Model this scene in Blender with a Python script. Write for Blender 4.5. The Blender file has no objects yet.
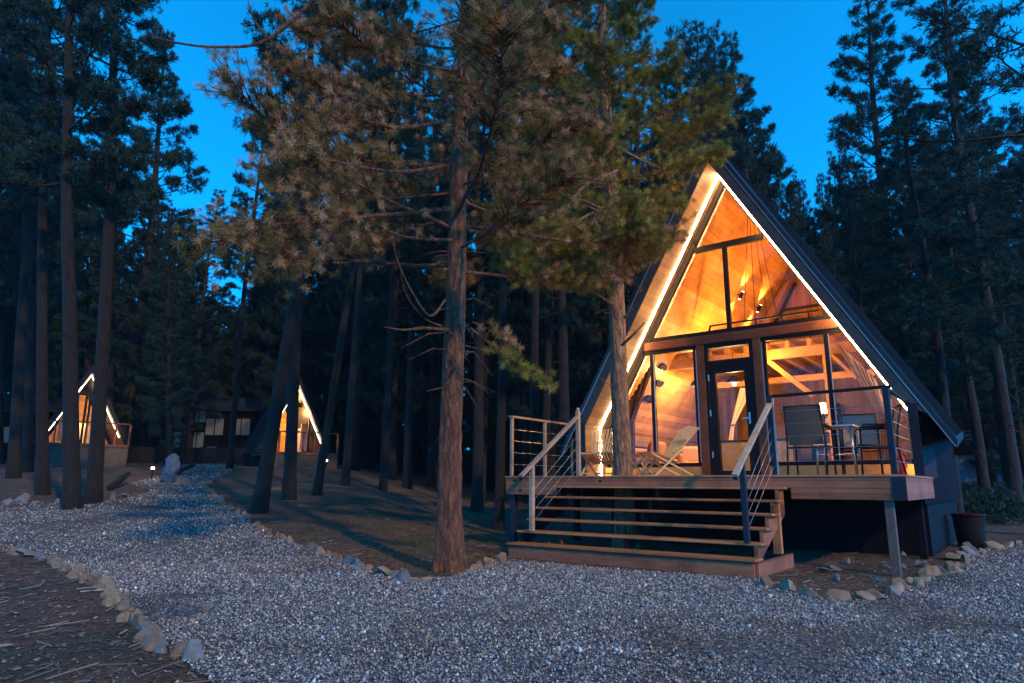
import bpy, math, random
import numpy as np
from mathutils import Vector, Matrix, noise
R = math.radians
scene = bpy.context.scene
COL = scene.collection

# ------------------------------------------------------------------ camera
CAM = np.array([3.9996, -9.2775, -0.1526]); FPX = 670.27
PIT, YAW, ROL = 0.2112, -0.6503, 0.0058
_c, _s = math.cos, math.sin
FWD = np.array([_s(YAW)*_c(PIT), _c(YAW)*_c(PIT), _s(PIT)])
_r = np.array([_c(YAW), -_s(YAW), 0.0]); _u = np.cross(_r, FWD)
RGT = _r*_c(ROL)+_u*_s(ROL); UP = _u*_c(ROL)-_r*_s(ROL)
HF = np.array([_s(YAW), _c(YAW)]); HR = np.array([_c(YAW), -_s(YAW)])
cd = bpy.data.cameras.new('camera'); cam = bpy.data.objects.new('camera', cd); COL.objects.link(cam)
cd.sensor_width = 36; cd.lens = 36*FPX/1024; cd.clip_start = 0.1; cd.clip_end = 1000
m = Matrix(((RGT[0], UP[0], -FWD[0], CAM[0]), (RGT[1], UP[1], -FWD[1], CAM[1]), (RGT[2], UP[2], -FWD[2], CAM[2]), (0, 0, 0, 1)))
cam.matrix_world = m
scene.camera = cam

# ------------------------------------------------------------------ dusk sky, low warm light, exposure
SUN_EL, SUN_AZ = 30.0, 32.0        # the weak warm light comes from behind the camera, a little to its right
world = bpy.data.worlds.new('World'); scene.world = world; world.use_nodes = True
wn = world.node_tree; wn.nodes.clear()
wo = wn.nodes.new('ShaderNodeOutputWorld'); wb = wn.nodes.new('ShaderNodeBackground')
sky = wn.nodes.new('ShaderNodeTexSky'); sky.sky_type = 'NISHITA'; sky.sun_disc = False
sky.sun_elevation = R(8.0)
sky.air_density = 1.0; sky.dust_density = 0.3; sky.ozone_density = 4.0
tint = wn.nodes.new('ShaderNodeMix'); tint.data_type = 'RGBA'; tint.blend_type = 'MULTIPLY'; tint.inputs[0].default_value = 1
tint.inputs[7].default_value = (0.004, 0.90, 2.55, 1)      # dusk blue
bw = wn.nodes.new('ShaderNodeRGBToBW'); wn.links.new(sky.outputs[0], bw.inputs[0]); wn.links.new(bw.outputs[0], tint.inputs[6]); wn.links.new(tint.outputs[2], wb.inputs[0])
wb.inputs[1].default_value = 0.12
wn.links.new(wb.outputs[0], wo.inputs[0])
sd = bpy.data.lights.new('sun', 'SUN'); sd.energy = 0.56; sd.angle = R(2); sd.color = (1.0, 0.70, 0.34)
sun = bpy.data.objects.new('sun', sd); COL.objects.link(sun)
_az = R(SUN_AZ)
_dh = -HF*math.cos(_az)+HR*math.sin(_az)       # horizontal direction towards the light
SDIR = Vector((_dh[0]*math.cos(R(SUN_EL)), _dh[1]*math.cos(R(SUN_EL)), math.sin(R(SUN_EL))))
sun.rotation_euler = SDIR.to_track_quat('Z', 'Y').to_euler()
_ag = HF*math.cos(R(98))+HR*math.sin(R(98))   # the afterglow lies to the right
sky.sun_rotation = math.atan2(_ag[0], _ag[1])
scene.view_settings.view_transform = 'Standard'; scene.view_settings.look = 'None'
scene.view_settings.exposure = 2.0; scene.view_settings.gamma = 1.0
scene.render.engine = 'CYCLES'
scene.cycles.use_denoising = True
scene.cycles.max_bounces = 8; scene.cycles.transparent_max_bounces = 16
scene.cycles.sample_clamp_indirect = 4.0

# ------------------------------------------------------------------ helpers
def sst(a, b, x):
    t = min(1, max(0, (x-a)/(b-a))); return t*t*(3-2*t)
def FL(x, y):
    d = np.array([x-CAM[0], y-CAM[1]]); return float(d@HF), float(d@HR)
def ground_z(x, y):
    F, L = FL(x, y)
    q = L/max(F, 3.0)
    w = sst(0.02, -0.30, q) * sst(0.0, 1.0, F)
    up = 0.088*max(0, min(F, 27)-9.0) + 0.045*max(0, F-27)
    far = 0.10*max(0, F-70)
    bump = 0.035*noise.noise(Vector((x*0.35, y*0.35, 3.1))) + 0.012*noise.noise(Vector((x*1.7, y*1.7, 7.7)))
    rise = 0.012*max(0, F-14)*(1-w)
    return -1.17 + w*up + rise + min(far, 5) + bump*min(1, F/4+.2)
def col_pt(px, F):
    """ground point at pixel column px and horizontal distance F"""
    L = (px-512)/FPX*F*0.978
    p = CAM[:2]+HF*F+HR*L
    return float(p[0]), float(p[1])
def at(px, py, D):
    d = FWD+RGT*(px-512)/FPX-UP*(py-341.5)/FPX
    return Vector(CAM+d*D)
def pix(x, y, z):
    d = np.array([x, y, z])-CAM; w = d@FWD
    return 512+FPX*(d@RGT)/w, 341.5-FPX*(d@UP)/w, w
def hit(px, py):
    """where the ray through a pixel meets the terrain"""
    d = FWD+RGT*(px-512)/FPX-UP*(py-341.5)/FPX
    t0 = 1.0; t = 1.0
    while t < 120:
        p = CAM+d*t
        if p[2] < ground_z(p[0], p[1]): break
        t0 = t; t *= 1.02
    for _ in range(20):
        mth = (t0+t)/2; p = CAM+d*mth
        if p[2] < ground_z(p[0], p[1]): t = mth
        else: t0 = mth
    p = CAM+d*t
    return float(p[0]), float(p[1])

def link(name, me, mat=None, parent=None, loc=None):
    o = bpy.data.objects.new(name, me); COL.objects.link(o)
    if mat is not None:
        for mm in (mat if isinstance(mat, (list, tuple)) else [mat]): me.materials.append(mm)
    if parent is not None: o.parent = parent
    if loc is not None: o.location = loc
    return o
def tag(o, label=None, cat=None, group=None, kind=None):
    if label: o['label'] = label
    if cat: o['category'] = cat
    if group: o['group'] = group
    if kind: o['kind'] = kind
    return o
def thing(name, label, cat, loc=(0, 0, 0), group=None, rz=0):
    o = bpy.data.objects.new(name, None); COL.objects.link(o); o.location = loc; o.rotation_euler = (0, 0, rz)
    o.empty_display_size = 0.2
    return tag(o, label, cat, group)

class MB:
    def __init__(s): s.v = []; s.f = []
    def add(s, vs, fs):
        n = len(s.v); s.v += [tuple(p) for p in vs]; s.f += [tuple(i+n for i in f) for f in fs]; return s
    def box(s, x0, x1, y0, y1, z0, z1, b=0.0):
        if b <= 0:
            vs = [(x, y, z) for z in (z0, z1) for y in (y0, y1) for x in (x0, x1)]
            return s.add(vs, [(0, 2, 3, 1), (4, 5, 7, 6), (0, 1, 5, 4), (2, 6, 7, 3), (0, 4, 6, 2), (1, 3, 7, 5)])
        # bevelled along all edges (chamfer)
        vs = []; idx = {}
        def V(p):
            idx[p] = idx.get(p, len(vs))
            if idx[p] == len(vs): vs.append(p)
            return idx[p]
        X = (x0, x1); Y = (y0, y1); Z = (z0, z1); fs = []
        sx = lambda i: (1, -1)[i]
        def cx(i, j, k): return (X[i], Y[j]+sx(j)*b, Z[k]+sx(k)*b)
        def cy(i, j, k): return (X[i]+sx(i)*b, Y[j], Z[k]+sx(k)*b)
        def cz(i, j, k): return (X[i]+sx(i)*b, Y[j]+sx(j)*b, Z[k])
        for i in (0, 1): fs.append([V(cx(i, j, k)) for j, k in ((0, 0), (1, 0), (1, 1), (0, 1))])
        for j in (0, 1): fs.append([V(cy(i, j, k)) for i, k in ((0, 0), (1, 0), (1, 1), (0, 1))])
        for k in (0, 1): fs.append([V(cz(i, j, k)) for i, j in ((0, 0), (1, 0), (1, 1), (0, 1))])
        for i in (0, 1):
            for j in (0, 1): fs.append([V(cx(i, j, 0)), V(cx(i, j, 1)), V(cy(i, j, 1)), V(cy(i, j, 0))])
            for k in (0, 1): fs.append([V(cx(i, 0, k)), V(cx(i, 1, k)), V(cz(i, 1, k)), V(cz(i, 0, k))])
        for j in (0, 1):
            for k in (0, 1): fs.append([V(cy(0, j, k)), V(cy(1, j, k)), V(cz(1, j, k)), V(cz(0, j, k))])
        for i in (0, 1):
            for j in (0, 1):
                for k in (0, 1): fs.append([V(cx(i, j, k)), V(cy(i, j, k)), V(cz(i, j, k))])
        return s.add(vs, fs)
    def bar(s, a, b, w, h, up=(0, 0, 1)):
        a = Vector(a); b = Vector(b); d = (b-a).normalized(); u = Vector(up)
        sd_ = d.cross(u)
        if sd_.length < 1e-4: sd_ = d.cross(Vector((0, 1, 0)))
        sd_.normalize(); uu = sd_.cross(d).normalized()
        vs = []
        for p in (a, b):
            for i, j in ((-1, -1), (1, -1), (1, 1), (-1, 1)): vs.append(p+sd_*(i*w/2)+uu*(j*h/2))
        return s.add(vs, [(3, 2, 1, 0), (4, 5, 6, 7), (0, 1, 5, 4), (1, 2, 6, 5), (2, 3, 7, 6), (3, 0, 4, 7)])
    def tube(s, pts, rad, n=8, cap=True):
        pts = [Vector(p) for p in pts]
        if not hasattr(rad, '__len__'): rad = [rad]*len(pts)
        rings = []; ref = None
        for i, p in enumerate(pts):
            d = (pts[min(i+1, len(pts)-1)]-pts[max(i-1, 0)])
            if d.length < 1e-7: d = Vector((0, 0, 1))
            d.normalize()
            if ref is None: ref = d.orthogonal().normalized()
            ref = (ref-d*ref.dot(d))
            if ref.length < 1e-5: ref = d.orthogonal()
            ref.normalize(); q = d.cross(ref)
            rings.append([p+(ref*math.cos(t)+q*math.sin(t))*rad[i] for t in [2*math.pi*k/n for k in range(n)]])
        vs = [v for r_ in rings for v in r_]; fs = []
        for i in range(len(pts)-1):
            for k in range(n):
                a = i*n+k; b = i*n+(k+1) % n
                fs.append((a, b, b+n, a+n))
        if cap: fs.append(tuple(range(n-1, -1, -1))); fs.append(tuple((len(pts)-1)*n+k for k in range(n)))
        return s.add(vs, fs)
    def lathe(s, c, prof, n=16):
        vs = []; fs = []
        for r_, z in prof:
            for k in range(n): t = 2*math.pi*k/n; vs.append((c[0]+r_*math.cos(t), c[1]+r_*math.sin(t), c[2]+z))
        for i in range(len(prof)-1):
            for k in range(n): a = i*n+k; b = i*n+(k+1) % n; fs.append((a, b, b+n, a+n))
        return s.add(vs, fs)
    def prism(s, poly, y0, y1):
        """polygon in x,z extruded along y"""
        n = len(poly); vs = [(x, y0, z) for x, z in poly]+[(x, y1, z) for x, z in poly]
        fs = [tuple(range(n)), tuple(range(2*n-1, n-1, -1))]+[(i, i+n, (i+1) % n+n, (i+1) % n) for i in range(n)]
        return s.add(vs, fs)
    def mesh(s, name, smooth=False, origin=(0, 0, 0)):
        me = bpy.data.meshes.new(name)
        o = origin
        me.from_pydata([(a-o[0], b-o[1], c-o[2]) for a, b, c in s.v], [], s.f)
        if smooth: me.polygons.foreach_set('use_smooth', [True]*len(me.polygons))
        me.validate(); me.update()
        import bmesh
        bm = bmesh.new(); bm.from_mesh(me); bmesh.ops.recalc_face_normals(bm, faces=bm.faces); bm.to_mesh(me); bm.free()
        return me
    def build(s, name, mat, parent=None, smooth=False, label=None, local=False):
        """link as one object; vertices are world points unless local (then they are the thing's own)"""
        org = (0, 0, 0)
        if parent is not None and not local:
            t = parent
            while t.parent is not None: t = t.parent
            org = tuple(t.location)
        o = link(name, s.mesh(name, smooth, org), mat, parent)
        if label: o['label'] = label
        return o

def np_mesh(name, verts, faces, k, smooth=False, rnd=None):
    """verts (N,3), faces (M,k) -> mesh, optional per-face float attribute 'rnd'"""
    me = bpy.data.meshes.new(name)
    verts = np.ascontiguousarray(verts, dtype=np.float32); faces = np.ascontiguousarray(faces, dtype=np.int32)
    me.vertices.add(len(verts)); me.vertices.foreach_set('co', verts.ravel())
    me.loops.add(faces.size); me.loops.foreach_set('vertex_index', faces.ravel())
    me.polygons.add(len(faces)); me.polygons.foreach_set('loop_start', np.arange(0, faces.size, k, dtype=np.int32))
    me.update(calc_edges=True)
    if smooth: me.polygons.foreach_set('use_smooth', np.ones(len(faces), dtype=bool))
    if rnd is not None:
        a = me.attributes.new('rnd', 'FLOAT', 'FACE'); a.data.foreach_set('value', np.asarray(rnd, dtype=np.float32))
    return me

# ------------------------------------------------------------------ materials
def new_mat(name):
    mt = bpy.data.materials.new(name); mt.use_nodes = True
    nt = mt.node_tree; b = nt.nodes['Principled BSDF']; return mt, nt, b
def N(nt, t, **kw):
    n = nt.nodes.new('ShaderNode'+t)
    for k, v in kw.items(): setattr(n, k, v)
    return n
def ramp(nt, fac, stops):
    r_ = N(nt, 'ValToRGB'); e = r_.color_ramp.elements
    while len(e) < len(stops): e.new(0.5)
    for i, (p, c) in enumerate(stops): e[i].position = p; e[i].color = (*c, 1)
    nt.links.new(fac, r_.inputs[0]); return r_.outputs[0]
def coords(nt, scale=(1, 1, 1), kind='Object', rot=(0, 0, 0)):
    tc = N(nt, 'TexCoord'); mp = N(nt, 'Mapping'); mp.inputs['Scale'].default_value = scale; mp.inputs['Rotation'].default_value = rot
    nt.links.new(tc.outputs[kind], mp.inputs[0]); return mp.outputs[0]
def tnoise(nt, vec, scale, detail=4, rough=0.55):
    n = N(nt, 'TexNoise'); n.inputs['Scale'].default_value = scale; n.inputs['Detail'].default_value = detail; n.inputs['Roughness'].default_value = rough
    if vec is not None: nt.links.new(vec, n.inputs[0])
    return n.outputs[0]
def bump(nt, b, h, strength, dist):
    bn = N(nt, 'Bump'); bn.inputs['Strength'].default_value = strength; bn.inputs['Distance'].default_value = dist
    nt.links.new(h, bn.inputs['Height']); nt.links.new(bn.outputs[0], b.inputs['Normal'])
def simple(name, c, rough=0.6, metal=0.0, var=0.25, nscale=8, bstr=0.15):
    mt, nt, b = new_mat(name)
    v = coords(nt); n = tnoise(nt, v, nscale, 5)
    b.inputs['Roughness'].default_value = rough; b.inputs['Metallic'].default_value = metal
    if max(c) < .06: b.inputs['Specular IOR Level'].default_value = .12
    out = ramp(nt, n, [(0.25, tuple(x*(1-var) for x in c)), (0.75, tuple(min(1, x*(1+var)) for x in c))])
    nt.links.new(out, b.inputs['Base Color'])
    if bstr: bump(nt, b, n, bstr, 0.01)
    return mt
SPEC = {'charcoal_cladding': .03, 'standing_seam_roof': .25}
def planks(name, c1, c2, axis, width, gap=0.06, rough=0.5, grain=(1, 1, 1), gdark=0.35, bdist=0.004):
    """boards stacked along `axis` (0 x, 1 y, 2 z) of object space, each with its own shade, grain along `grain`"""
    mt, nt, b = new_mat(name)
    tc = N(nt, 'TexCoord'); sp = N(nt, 'SeparateXYZ'); nt.links.new(tc.outputs['Object'], sp.inputs[0])
    dv = N(nt, 'Math', operation='DIVIDE'); nt.links.new(sp.outputs[axis], dv.inputs[0]); dv.inputs[1].default_value = width
    fl = N(nt, 'Math', operation='FLOOR'); nt.links.new(dv.outputs[0], fl.inputs[0])
    fr = N(nt, 'Math', operation='FRACT'); nt.links.new(dv.outputs[0], fr.inputs[0])
    wnz = N(nt, 'TexWhiteNoise', noise_dimensions='1D'); nt.links.new(fl.outputs[0], wnz.inputs['W'])
    off = N(nt, 'Vector' 'Math', operation='SCALE') if False else None
    cb = N(nt, 'CombineXYZ'); 
    for i in range(3): nt.links.new(wnz.outputs[0], cb.inputs[i])
    ad = N(nt, 'VectorMath', operation='MULTIPLY_ADD'); ad.inputs[1].default_value = (7, 7, 7)
    nt.links.new(cb.outputs[0], ad.inputs[0]); nt.links.new(tc.outputs['Object'], ad.inputs[2])
    mp = N(nt, 'Mapping'); mp.inputs['Scale'].default_value = grain; nt.links.new(ad.outputs[0], mp.inputs[0])
    g = tnoise(nt, mp.outputs[0], 6, 6, 0.6)
    g2 = tnoise(nt, mp.outputs[0], 1.3, 3, 0.6)
    mx = N(nt, 'Math', operation='MULTIPLY_ADD'); nt.links.new(wnz.outputs[0], mx.inputs[0]); mx.inputs[1].default_value = 0.45
    h = N(nt, 'Math', operation='MULTIPLY'); nt.links.new(g, h.inputs[0]); h.inputs[1].default_value = 0.6
    nt.links.new(h.outputs[0], mx.inputs[2])
    ml = N(nt, 'Math', operation='MULTIPLY_ADD'); nt.links.new(g2, ml.inputs[0]); ml.inputs[1].default_value = 0.4; nt.links.new(mx.outputs[0], ml.inputs[2])
    c = ramp(nt, ml.outputs[0], [(0.38, c1), (0.9, c2)])
    gp = ramp(nt, fr.outputs[0], [(0.0, (gdark,)*3), (gap, (1, 1, 1))])
    mu = N(nt, 'Mix', data_type='RGBA', blend_type='MULTIPLY'); mu.inputs[0].default_value = 1
    nt.links.new(c, mu.inputs[6]); nt.links.new(gp, mu.inputs[7]); nt.links.new(mu.outputs[2], b.inputs['Base Color'])
    bl = ramp(nt, tnoise(nt, tc.outputs['Object'], 2.3, 7, .7), [(0.36, (.55, .55, .55)), (0.56, (1, 1, 1))])
    m3 = N(nt, 'Mix', data_type='RGBA', blend_type='MULTIPLY'); m3.inputs[0].default_value = .8
    nt.links.new(mu.outputs[2], m3.inputs[6]); nt.links.new(bl, m3.inputs[7]); nt.links.new(m3.outputs[2], b.inputs['Base Color'])
    b.inputs['Roughness'].default_value = rough; b.inputs['Specular IOR Level'].default_value = SPEC.get(name, .2)
    hh = N(nt, 'Mix', data_type='RGBA', blend_type='MULTIPLY'); hh.inputs[0].default_value = 1
    nt.links.new(gp, hh.inputs[6]); nt.links.new(g, hh.inputs[7])
    bump(nt, b, hh.outputs[2], 0.5, bdist)
    return mt
def emit(name, c, s):
    mt, nt, b = new_mat(name)
    b.inputs['Base Color'].default_value = (0.1, 0.1, 0.1, 1); b.inputs['Emission Color'].default_value = (*c, 1); b.inputs['Emission Strength'].default_value = s
    return mt
def foliage(name, stops, trans=0.25):
    mt, nt, b = new_mat(name)
    a = N(nt, 'Attribute'); a.attribute_name = 'rnd'
    c = ramp(nt, a.outputs['Fac'], stops)
    nt.links.new(c, b.inputs['Base Color']); b.inputs['Roughness'].default_value = 0.7; b.inputs['Specular IOR Level'].default_value = 0.2
    tr = N(nt, 'BsdfTranslucent'); nt.links.new(c, tr.inputs[0])
    mx = N(nt, 'MixShader'); mx.inputs[0].default_value = trans
    nt.links.new(b.outputs[0], mx.inputs[1]); nt.links.new(tr.outputs[0], mx.inputs[2])
    nt.links.new(mx.outputs[0], nt.nodes['Material Output'].inputs[0])
    return mt

M = {}
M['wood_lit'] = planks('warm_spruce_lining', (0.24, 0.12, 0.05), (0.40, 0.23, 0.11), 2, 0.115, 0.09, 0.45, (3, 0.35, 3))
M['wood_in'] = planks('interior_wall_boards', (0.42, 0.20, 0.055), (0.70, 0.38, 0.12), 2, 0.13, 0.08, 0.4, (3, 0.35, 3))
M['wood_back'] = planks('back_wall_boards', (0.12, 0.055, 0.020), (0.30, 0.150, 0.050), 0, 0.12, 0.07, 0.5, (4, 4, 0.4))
M['wood_floor'] = planks('interior_floor_boards', (0.30, 0.16, 0.07), (0.45, 0.26, 0.12), 0, 0.14, 0.04, 0.3, (4, 0.4, 4))
M['beam'] = planks('stained_beam', (0.13, 0.040, 0.014), (0.26, 0.085, 0.032), 0, 5.0, 0.001, 0.5, (0.5, 3, 6))
M['beam_light'] = planks('pale_timber', (0.55, 0.27, 0.07), (0.75, 0.40, 0.11), 0, 5.0, 0.001, 0.5, (0.6, 3, 6))
M['deck'] = planks('deck_planks_brown', (0.14, 0.055, 0.032), (0.30, 0.13, 0.08), 1, 0.14, 0.06, 0.55, (0.5, 5, 5))
M['fascia_wood'] = planks('deck_fascia_brown', (0.13, 0.034, 0.014), (0.44, 0.150, 0.068), 2, 0.153, 0.05, 0.55, (0.6, 5, 5), 0.25)
M['tread'] = planks('stair_tread_wood', (0.32, 0.10, 0.035), (0.62, 0.25, 0.095), 1, 0.12, 0.05, 0.5, (0.6, 5, 5))
M['rail_wood'] = planks('pale_rail_timber', (0.36, 0.22, 0.13), (0.62, 0.42, 0.27), 0, 3.0, 0.001, 0.6, (2, 2, 2))
M['dark_metal'] = simple('charcoal_powder_coat', (0.010, 0.010, 0.012), 0.55, 0.0, 0.2, 20, 0.05)
M['grey_frame'] = simple('graphite_frame', (0.022, 0.018, 0.017), 0.7, 0.0, 0.15, 20, 0.05)
M['navy'] = simple('dark_blue_grey_post', (0.022, 0.028, 0.04), 0.5, 0.2, 0.2, 15, 0.1)
M['roof'] = planks('standing_seam_roof', (0.014, 0.019, 0.028), (0.024, 0.031, 0.042), 1, 0.45, 0.06, 0.45, (1, 1, 1), 0.5)
M['fascia'] = planks('graphite_fascia_board', (0.05, 0.043, 0.04), (0.085, 0.072, 0.065), 0, 7.0, 0.001, 0.5, (1, 1, 14))
M['trim'] = simple('pale_drip_trim', (0.40, 0.36, 0.33), 0.4, 0.5, 0.1, 20, 0)
M['wall_dark'] = planks('charcoal_cladding', (0.010, 0.0035, 0.005), (0.018, 0.006, 0.009), 1, 0.2, 0.06, 0.55, (1, 1, 1), 0.4)
M['panel'] = simple('grey_side_panel', (0.040, 0.018, 0.022), 0.7, 0.0, 0.12, 4, 0.1)
M['post_old'] = simple('weathered_post', (0.12, 0.085, 0.065), 0.8, 0, 0.35, 12, 0.5)
M['black'] = simple('black_matte', (0.008, 0.005, 0.006), 0.7, 0, 0.2, 20, 0.05)
M['wire'] = simple('steel_cable', (0.45, 0.42, 0.40), 0.35, 0.9, 0.1, 20, 0)
M['steel'] = simple('brushed_steel', (0.5, 0.48, 0.46), 0.3, 0.9, 0.1, 20, 0)
M['stickwood'] = simple('oiled_ash_sticks', (0.62, 0.40, 0.18), 0.45, 0, 0.2, 14, 0.1)
M['stickred'] = simple('reddish_seat_sticks', (0.38, 0.14, 0.05), 0.45, 0, 0.2, 14, 0.1)
M['mesh_fabric'] = simple('taupe_sling_fabric', (0.15, 0.085, 0.05), 0.8, 0, 0.12, 60, 0.2)
M['mesh_pale'] = simple('pale_sling_fabric', (0.36, 0.25, 0.18), 0.8, 0, 0.1, 60, 0.2)
M['curtain'] = simple('taupe_curtain', (0.32, 0.17, 0.11), 0.9, 0, 0.12, 10, 0.1)
M['curtain_dark'] = simple('dark_brown_curtain', (0.13, 0.045, 0.02), 0.9, 0, 0.15, 10, 0.1)
M['white_cloth'] = simple('cream_cloth', (0.75, 0.66, 0.54), 0.9, 0, 0.06, 20, 0.1)
M['sofa'] = simple('tan_upholstery', (0.52, 0.30, 0.15), 0.9, 0, 0.1, 30, 0.2)
M['cushion'] = simple('rust_cushion', (0.40, 0.15, 0.06), 0.9, 0, 0.12, 30, 0.2)
M['grey_cab'] = planks('grey_cabinet_front', (0.16, 0.14, 0.12), (0.25, 0.22, 0.19), 0, 0.45, 0.04, 0.5, (1, 1, 3))
M['red'] = simple('red_enamel', (0.55, 0.03, 0.02), 0.3, 0, 0.1, 10, 0)
M['leaf_in'] = simple('houseplant_leaf', (0.30, 0.22, 0.03), 0.5, 0, 0.3, 20, 0)
M['led'] = emit('warm_led_strip', (1.0, 0.66, 0.33), 15)
M['bulb'] = emit('warm_bulb', (1.0, 0.62, 0.28), 20)
M['bulb_white'] = emit('bright_bulb', (1.0, 0.84, 0.62), 60)
def glass_mat(name, tint=(1, 1, 1), refl=1.0):
    mt, nt, b = new_mat(name); nt.nodes.remove(b)
    t = N(nt, 'BsdfTransparent'); t.inputs[0].default_value = (*tint, 1)
    g = N(nt, 'BsdfGlossy'); g.inputs['Roughness'].default_value = 0.02
    f = N(nt, 'Fresnel'); f.inputs[0].default_value = 1.45
    mu = N(nt, 'Math', operation='MULTIPLY'); mu.inputs[1].default_value = refl; nt.links.new(f.outputs[0], mu.inputs[0])
    mx = N(nt, 'MixShader'); nt.links.new(mu.outputs[0], mx.inputs[0]); nt.links.new(t.outputs[0], mx.inputs[1]); nt.links.new(g.outputs[0], mx.inputs[2])
    nt.links.new(mx.outputs[0], nt.nodes['Material Output'].inputs[0]); return mt
M['glass'] = glass_mat('window_glass', (0.97, 0.97, 0.96), 0.4)

def bark_mat(name, lo, mid, hi, vs=1.0):
    mt, nt, b = new_mat(name)
    v = coords(nt, (15*vs, 15*vs, 4.6*vs)); vo = N(nt, 'TexVoronoi', feature='DISTANCE_TO_EDGE'); vo.inputs['Scale'].default_value = 1.6
    ns = tnoise(nt, coords(nt, (9, 9, 2.2)), 2.6, 10, 0.75)
    mxv = N(nt, 'Mix', data_type='RGBA', blend_type='MIX'); mxv.inputs[0].default_value = 0.62
    ncol = N(nt, 'TexNoise'); ncol.inputs['Scale'].default_value = 1.5; nt.links.new(v, ncol.inputs[0])
    nt.links.new(v, mxv.inputs[6]); nt.links.new(ncol.outputs['Color'], mxv.inputs[7]); nt.links.new(mxv.outputs[2], vo.inputs[0])
    r1 = ramp(nt, vo.outputs[0], [(0.0, (0, 0, 0)), (0.22, (1, 1, 1))])
    c = ramp(nt, ns, [(0.25, lo), (0.5, mid), (0.78, hi)])
    mu = N(nt, 'Mix', data_type='RGBA', blend_type='MULTIPLY'); mu.inputs[0].default_value = 0.42
    nt.links.new(c, mu.inputs[6]); nt.links.new(r1, mu.inputs[7]); nt.links.new(mu.outputs[2], b.inputs['Base Color'])
    b.inputs['Roughness'].default_value = 0.85
    ad = N(nt, 'Math', operation='MULTIPLY_ADD'); nt.links.new(ns, ad.inputs[0]); ad.inputs[1].default_value = 2.2
    nt.links.new(r1, ad.inputs[2]); bump(nt, b, ad.outputs[0], 1.0, 0.018)
    return mt
M['bark'] = bark_mat('pine_bark', (0.03, 0.010, 0.005), (0.20, 0.065, 0.026), (0.46, 0.19, 0.085))
M['bark_orange'] = bark_mat('orange_pine_bark', (0.11, 0.045, 0.022), (0.36, 0.17, 0.085), (0.62, 0.36, 0.20))
M['bark_far'] = bark_mat('unlit_pine_bark', (0.007, 0.0045, 0.004), (0.019, 0.012, 0.009), (0.036, 0.023, 0.017), 0.6)  # far trunks near black: the light's falloff is put into the colour
M['fol_hero'] = foliage('pine_needles_brownish', [(0.0, (0.07, 0.062, 0.012)), (0.35, (0.26, 0.165, 0.04)), (0.7, (0.55, 0.27, 0.11)), (1.0, (0.82, 0.45, 0.24))])  # warm light on the near crown is put into these browns
M['fol_hero2'] = foliage('pine_needles_olive', [(0.0, (0.09, 0.095, 0.012)), (0.5, (0.30, 0.245, 0.035)), (0.85, (0.52, 0.38, 0.07)), (1.0, (0.70, 0.46, 0.15))])
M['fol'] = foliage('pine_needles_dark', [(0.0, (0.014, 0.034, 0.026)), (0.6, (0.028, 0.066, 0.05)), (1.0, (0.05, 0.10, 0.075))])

def soil_mat():
    mt, nt, b = new_mat('forest_soil')
    v = coords(nt)
    n1 = tnoise(nt, v, 0.9, 6, 0.65); n2 = tnoise(nt, v, 14, 8, 0.7); n3 = tnoise(nt, v, 60, 4, 0.7)
    a = ramp(nt, n2, [(0.3, (0.035, 0.016, 0.008)), (0.52, (0.13, 0.062, 0.032)), (0.72, (0.27, 0.15, 0.085))])
    g = ramp(nt, n2, [(0.3, (0.02, 0.018, 0.008)), (0.6, (0.085, 0.065, 0.028)), (0.8, (0.16, 0.12, 0.06))])
    f = ramp(nt, n1, [(0.48, (0, 0, 0)), (0.60, (1, 1, 1))])
    mx = N(nt, 'Mix', data_type='RGBA'); nt.links.new(f, mx.inputs[0]); nt.links.new(a, mx.inputs[6]); nt.links.new(g, mx.inputs[7])
    sp = ramp(nt, n3, [(0.62, (0, 0, 0)), (0.70, (1, 1, 1))])
    m2 = N(nt, 'Mix', data_type='RGBA'); nt.links.new(sp, m2.inputs[0]); nt.links.new(mx.outputs[2], m2.inputs[6]); m2.inputs[7].default_value = (0.26, 0.19, 0.14, 1)
    nt.links.new(m2.outputs[2], b.inputs['Base Color']); b.inputs['Roughness'].default_value = 0.95
    ad = N(nt, 'Math', operation='ADD'); nt.links.new(n2, ad.inputs[0]); nt.links.new(n3, ad.inputs[1])
    bump(nt, b, ad.outputs[0], 0.9, 0.03); return mt
M['soil'] = soil_mat()
def gravel_mat():
    mt, nt, b = new_mat('gravel_bed')
    v = coords(nt); vo = N(nt, 'TexVoronoi'); vo.inputs['Scale'].default_value = 34; nt.links.new(v, vo.inputs[0])
    c = ramp(nt, vo.outputs['Color'], [(0.1, (0.02, 0.02, 0.022)), (0.5, (0.08, 0.075, 0.075)), (0.9, (0.22, 0.2, 0.19))])
    n = tnoise(nt, v, 1.1, 4); w = ramp(nt, n, [(0.45, (1, 1, 1)), (0.65, (0.72, 0.50, 0.36))])
    mu = N(nt, 'Mix', data_type='RGBA', blend_type='MULTIPLY'); mu.inputs[0].default_value = 0.7
    nt.links.new(c, mu.inputs[6]); nt.links.new(w, mu.inputs[7]); nt.links.new(mu.outputs[2], b.inputs['Base Color'])
    b.inputs['Roughness'].default_value = 0.85; bump(nt, b, vo.outputs['Distance'], 1.0, 0.02); return mt
M['gravel'] = gravel_mat()
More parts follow.
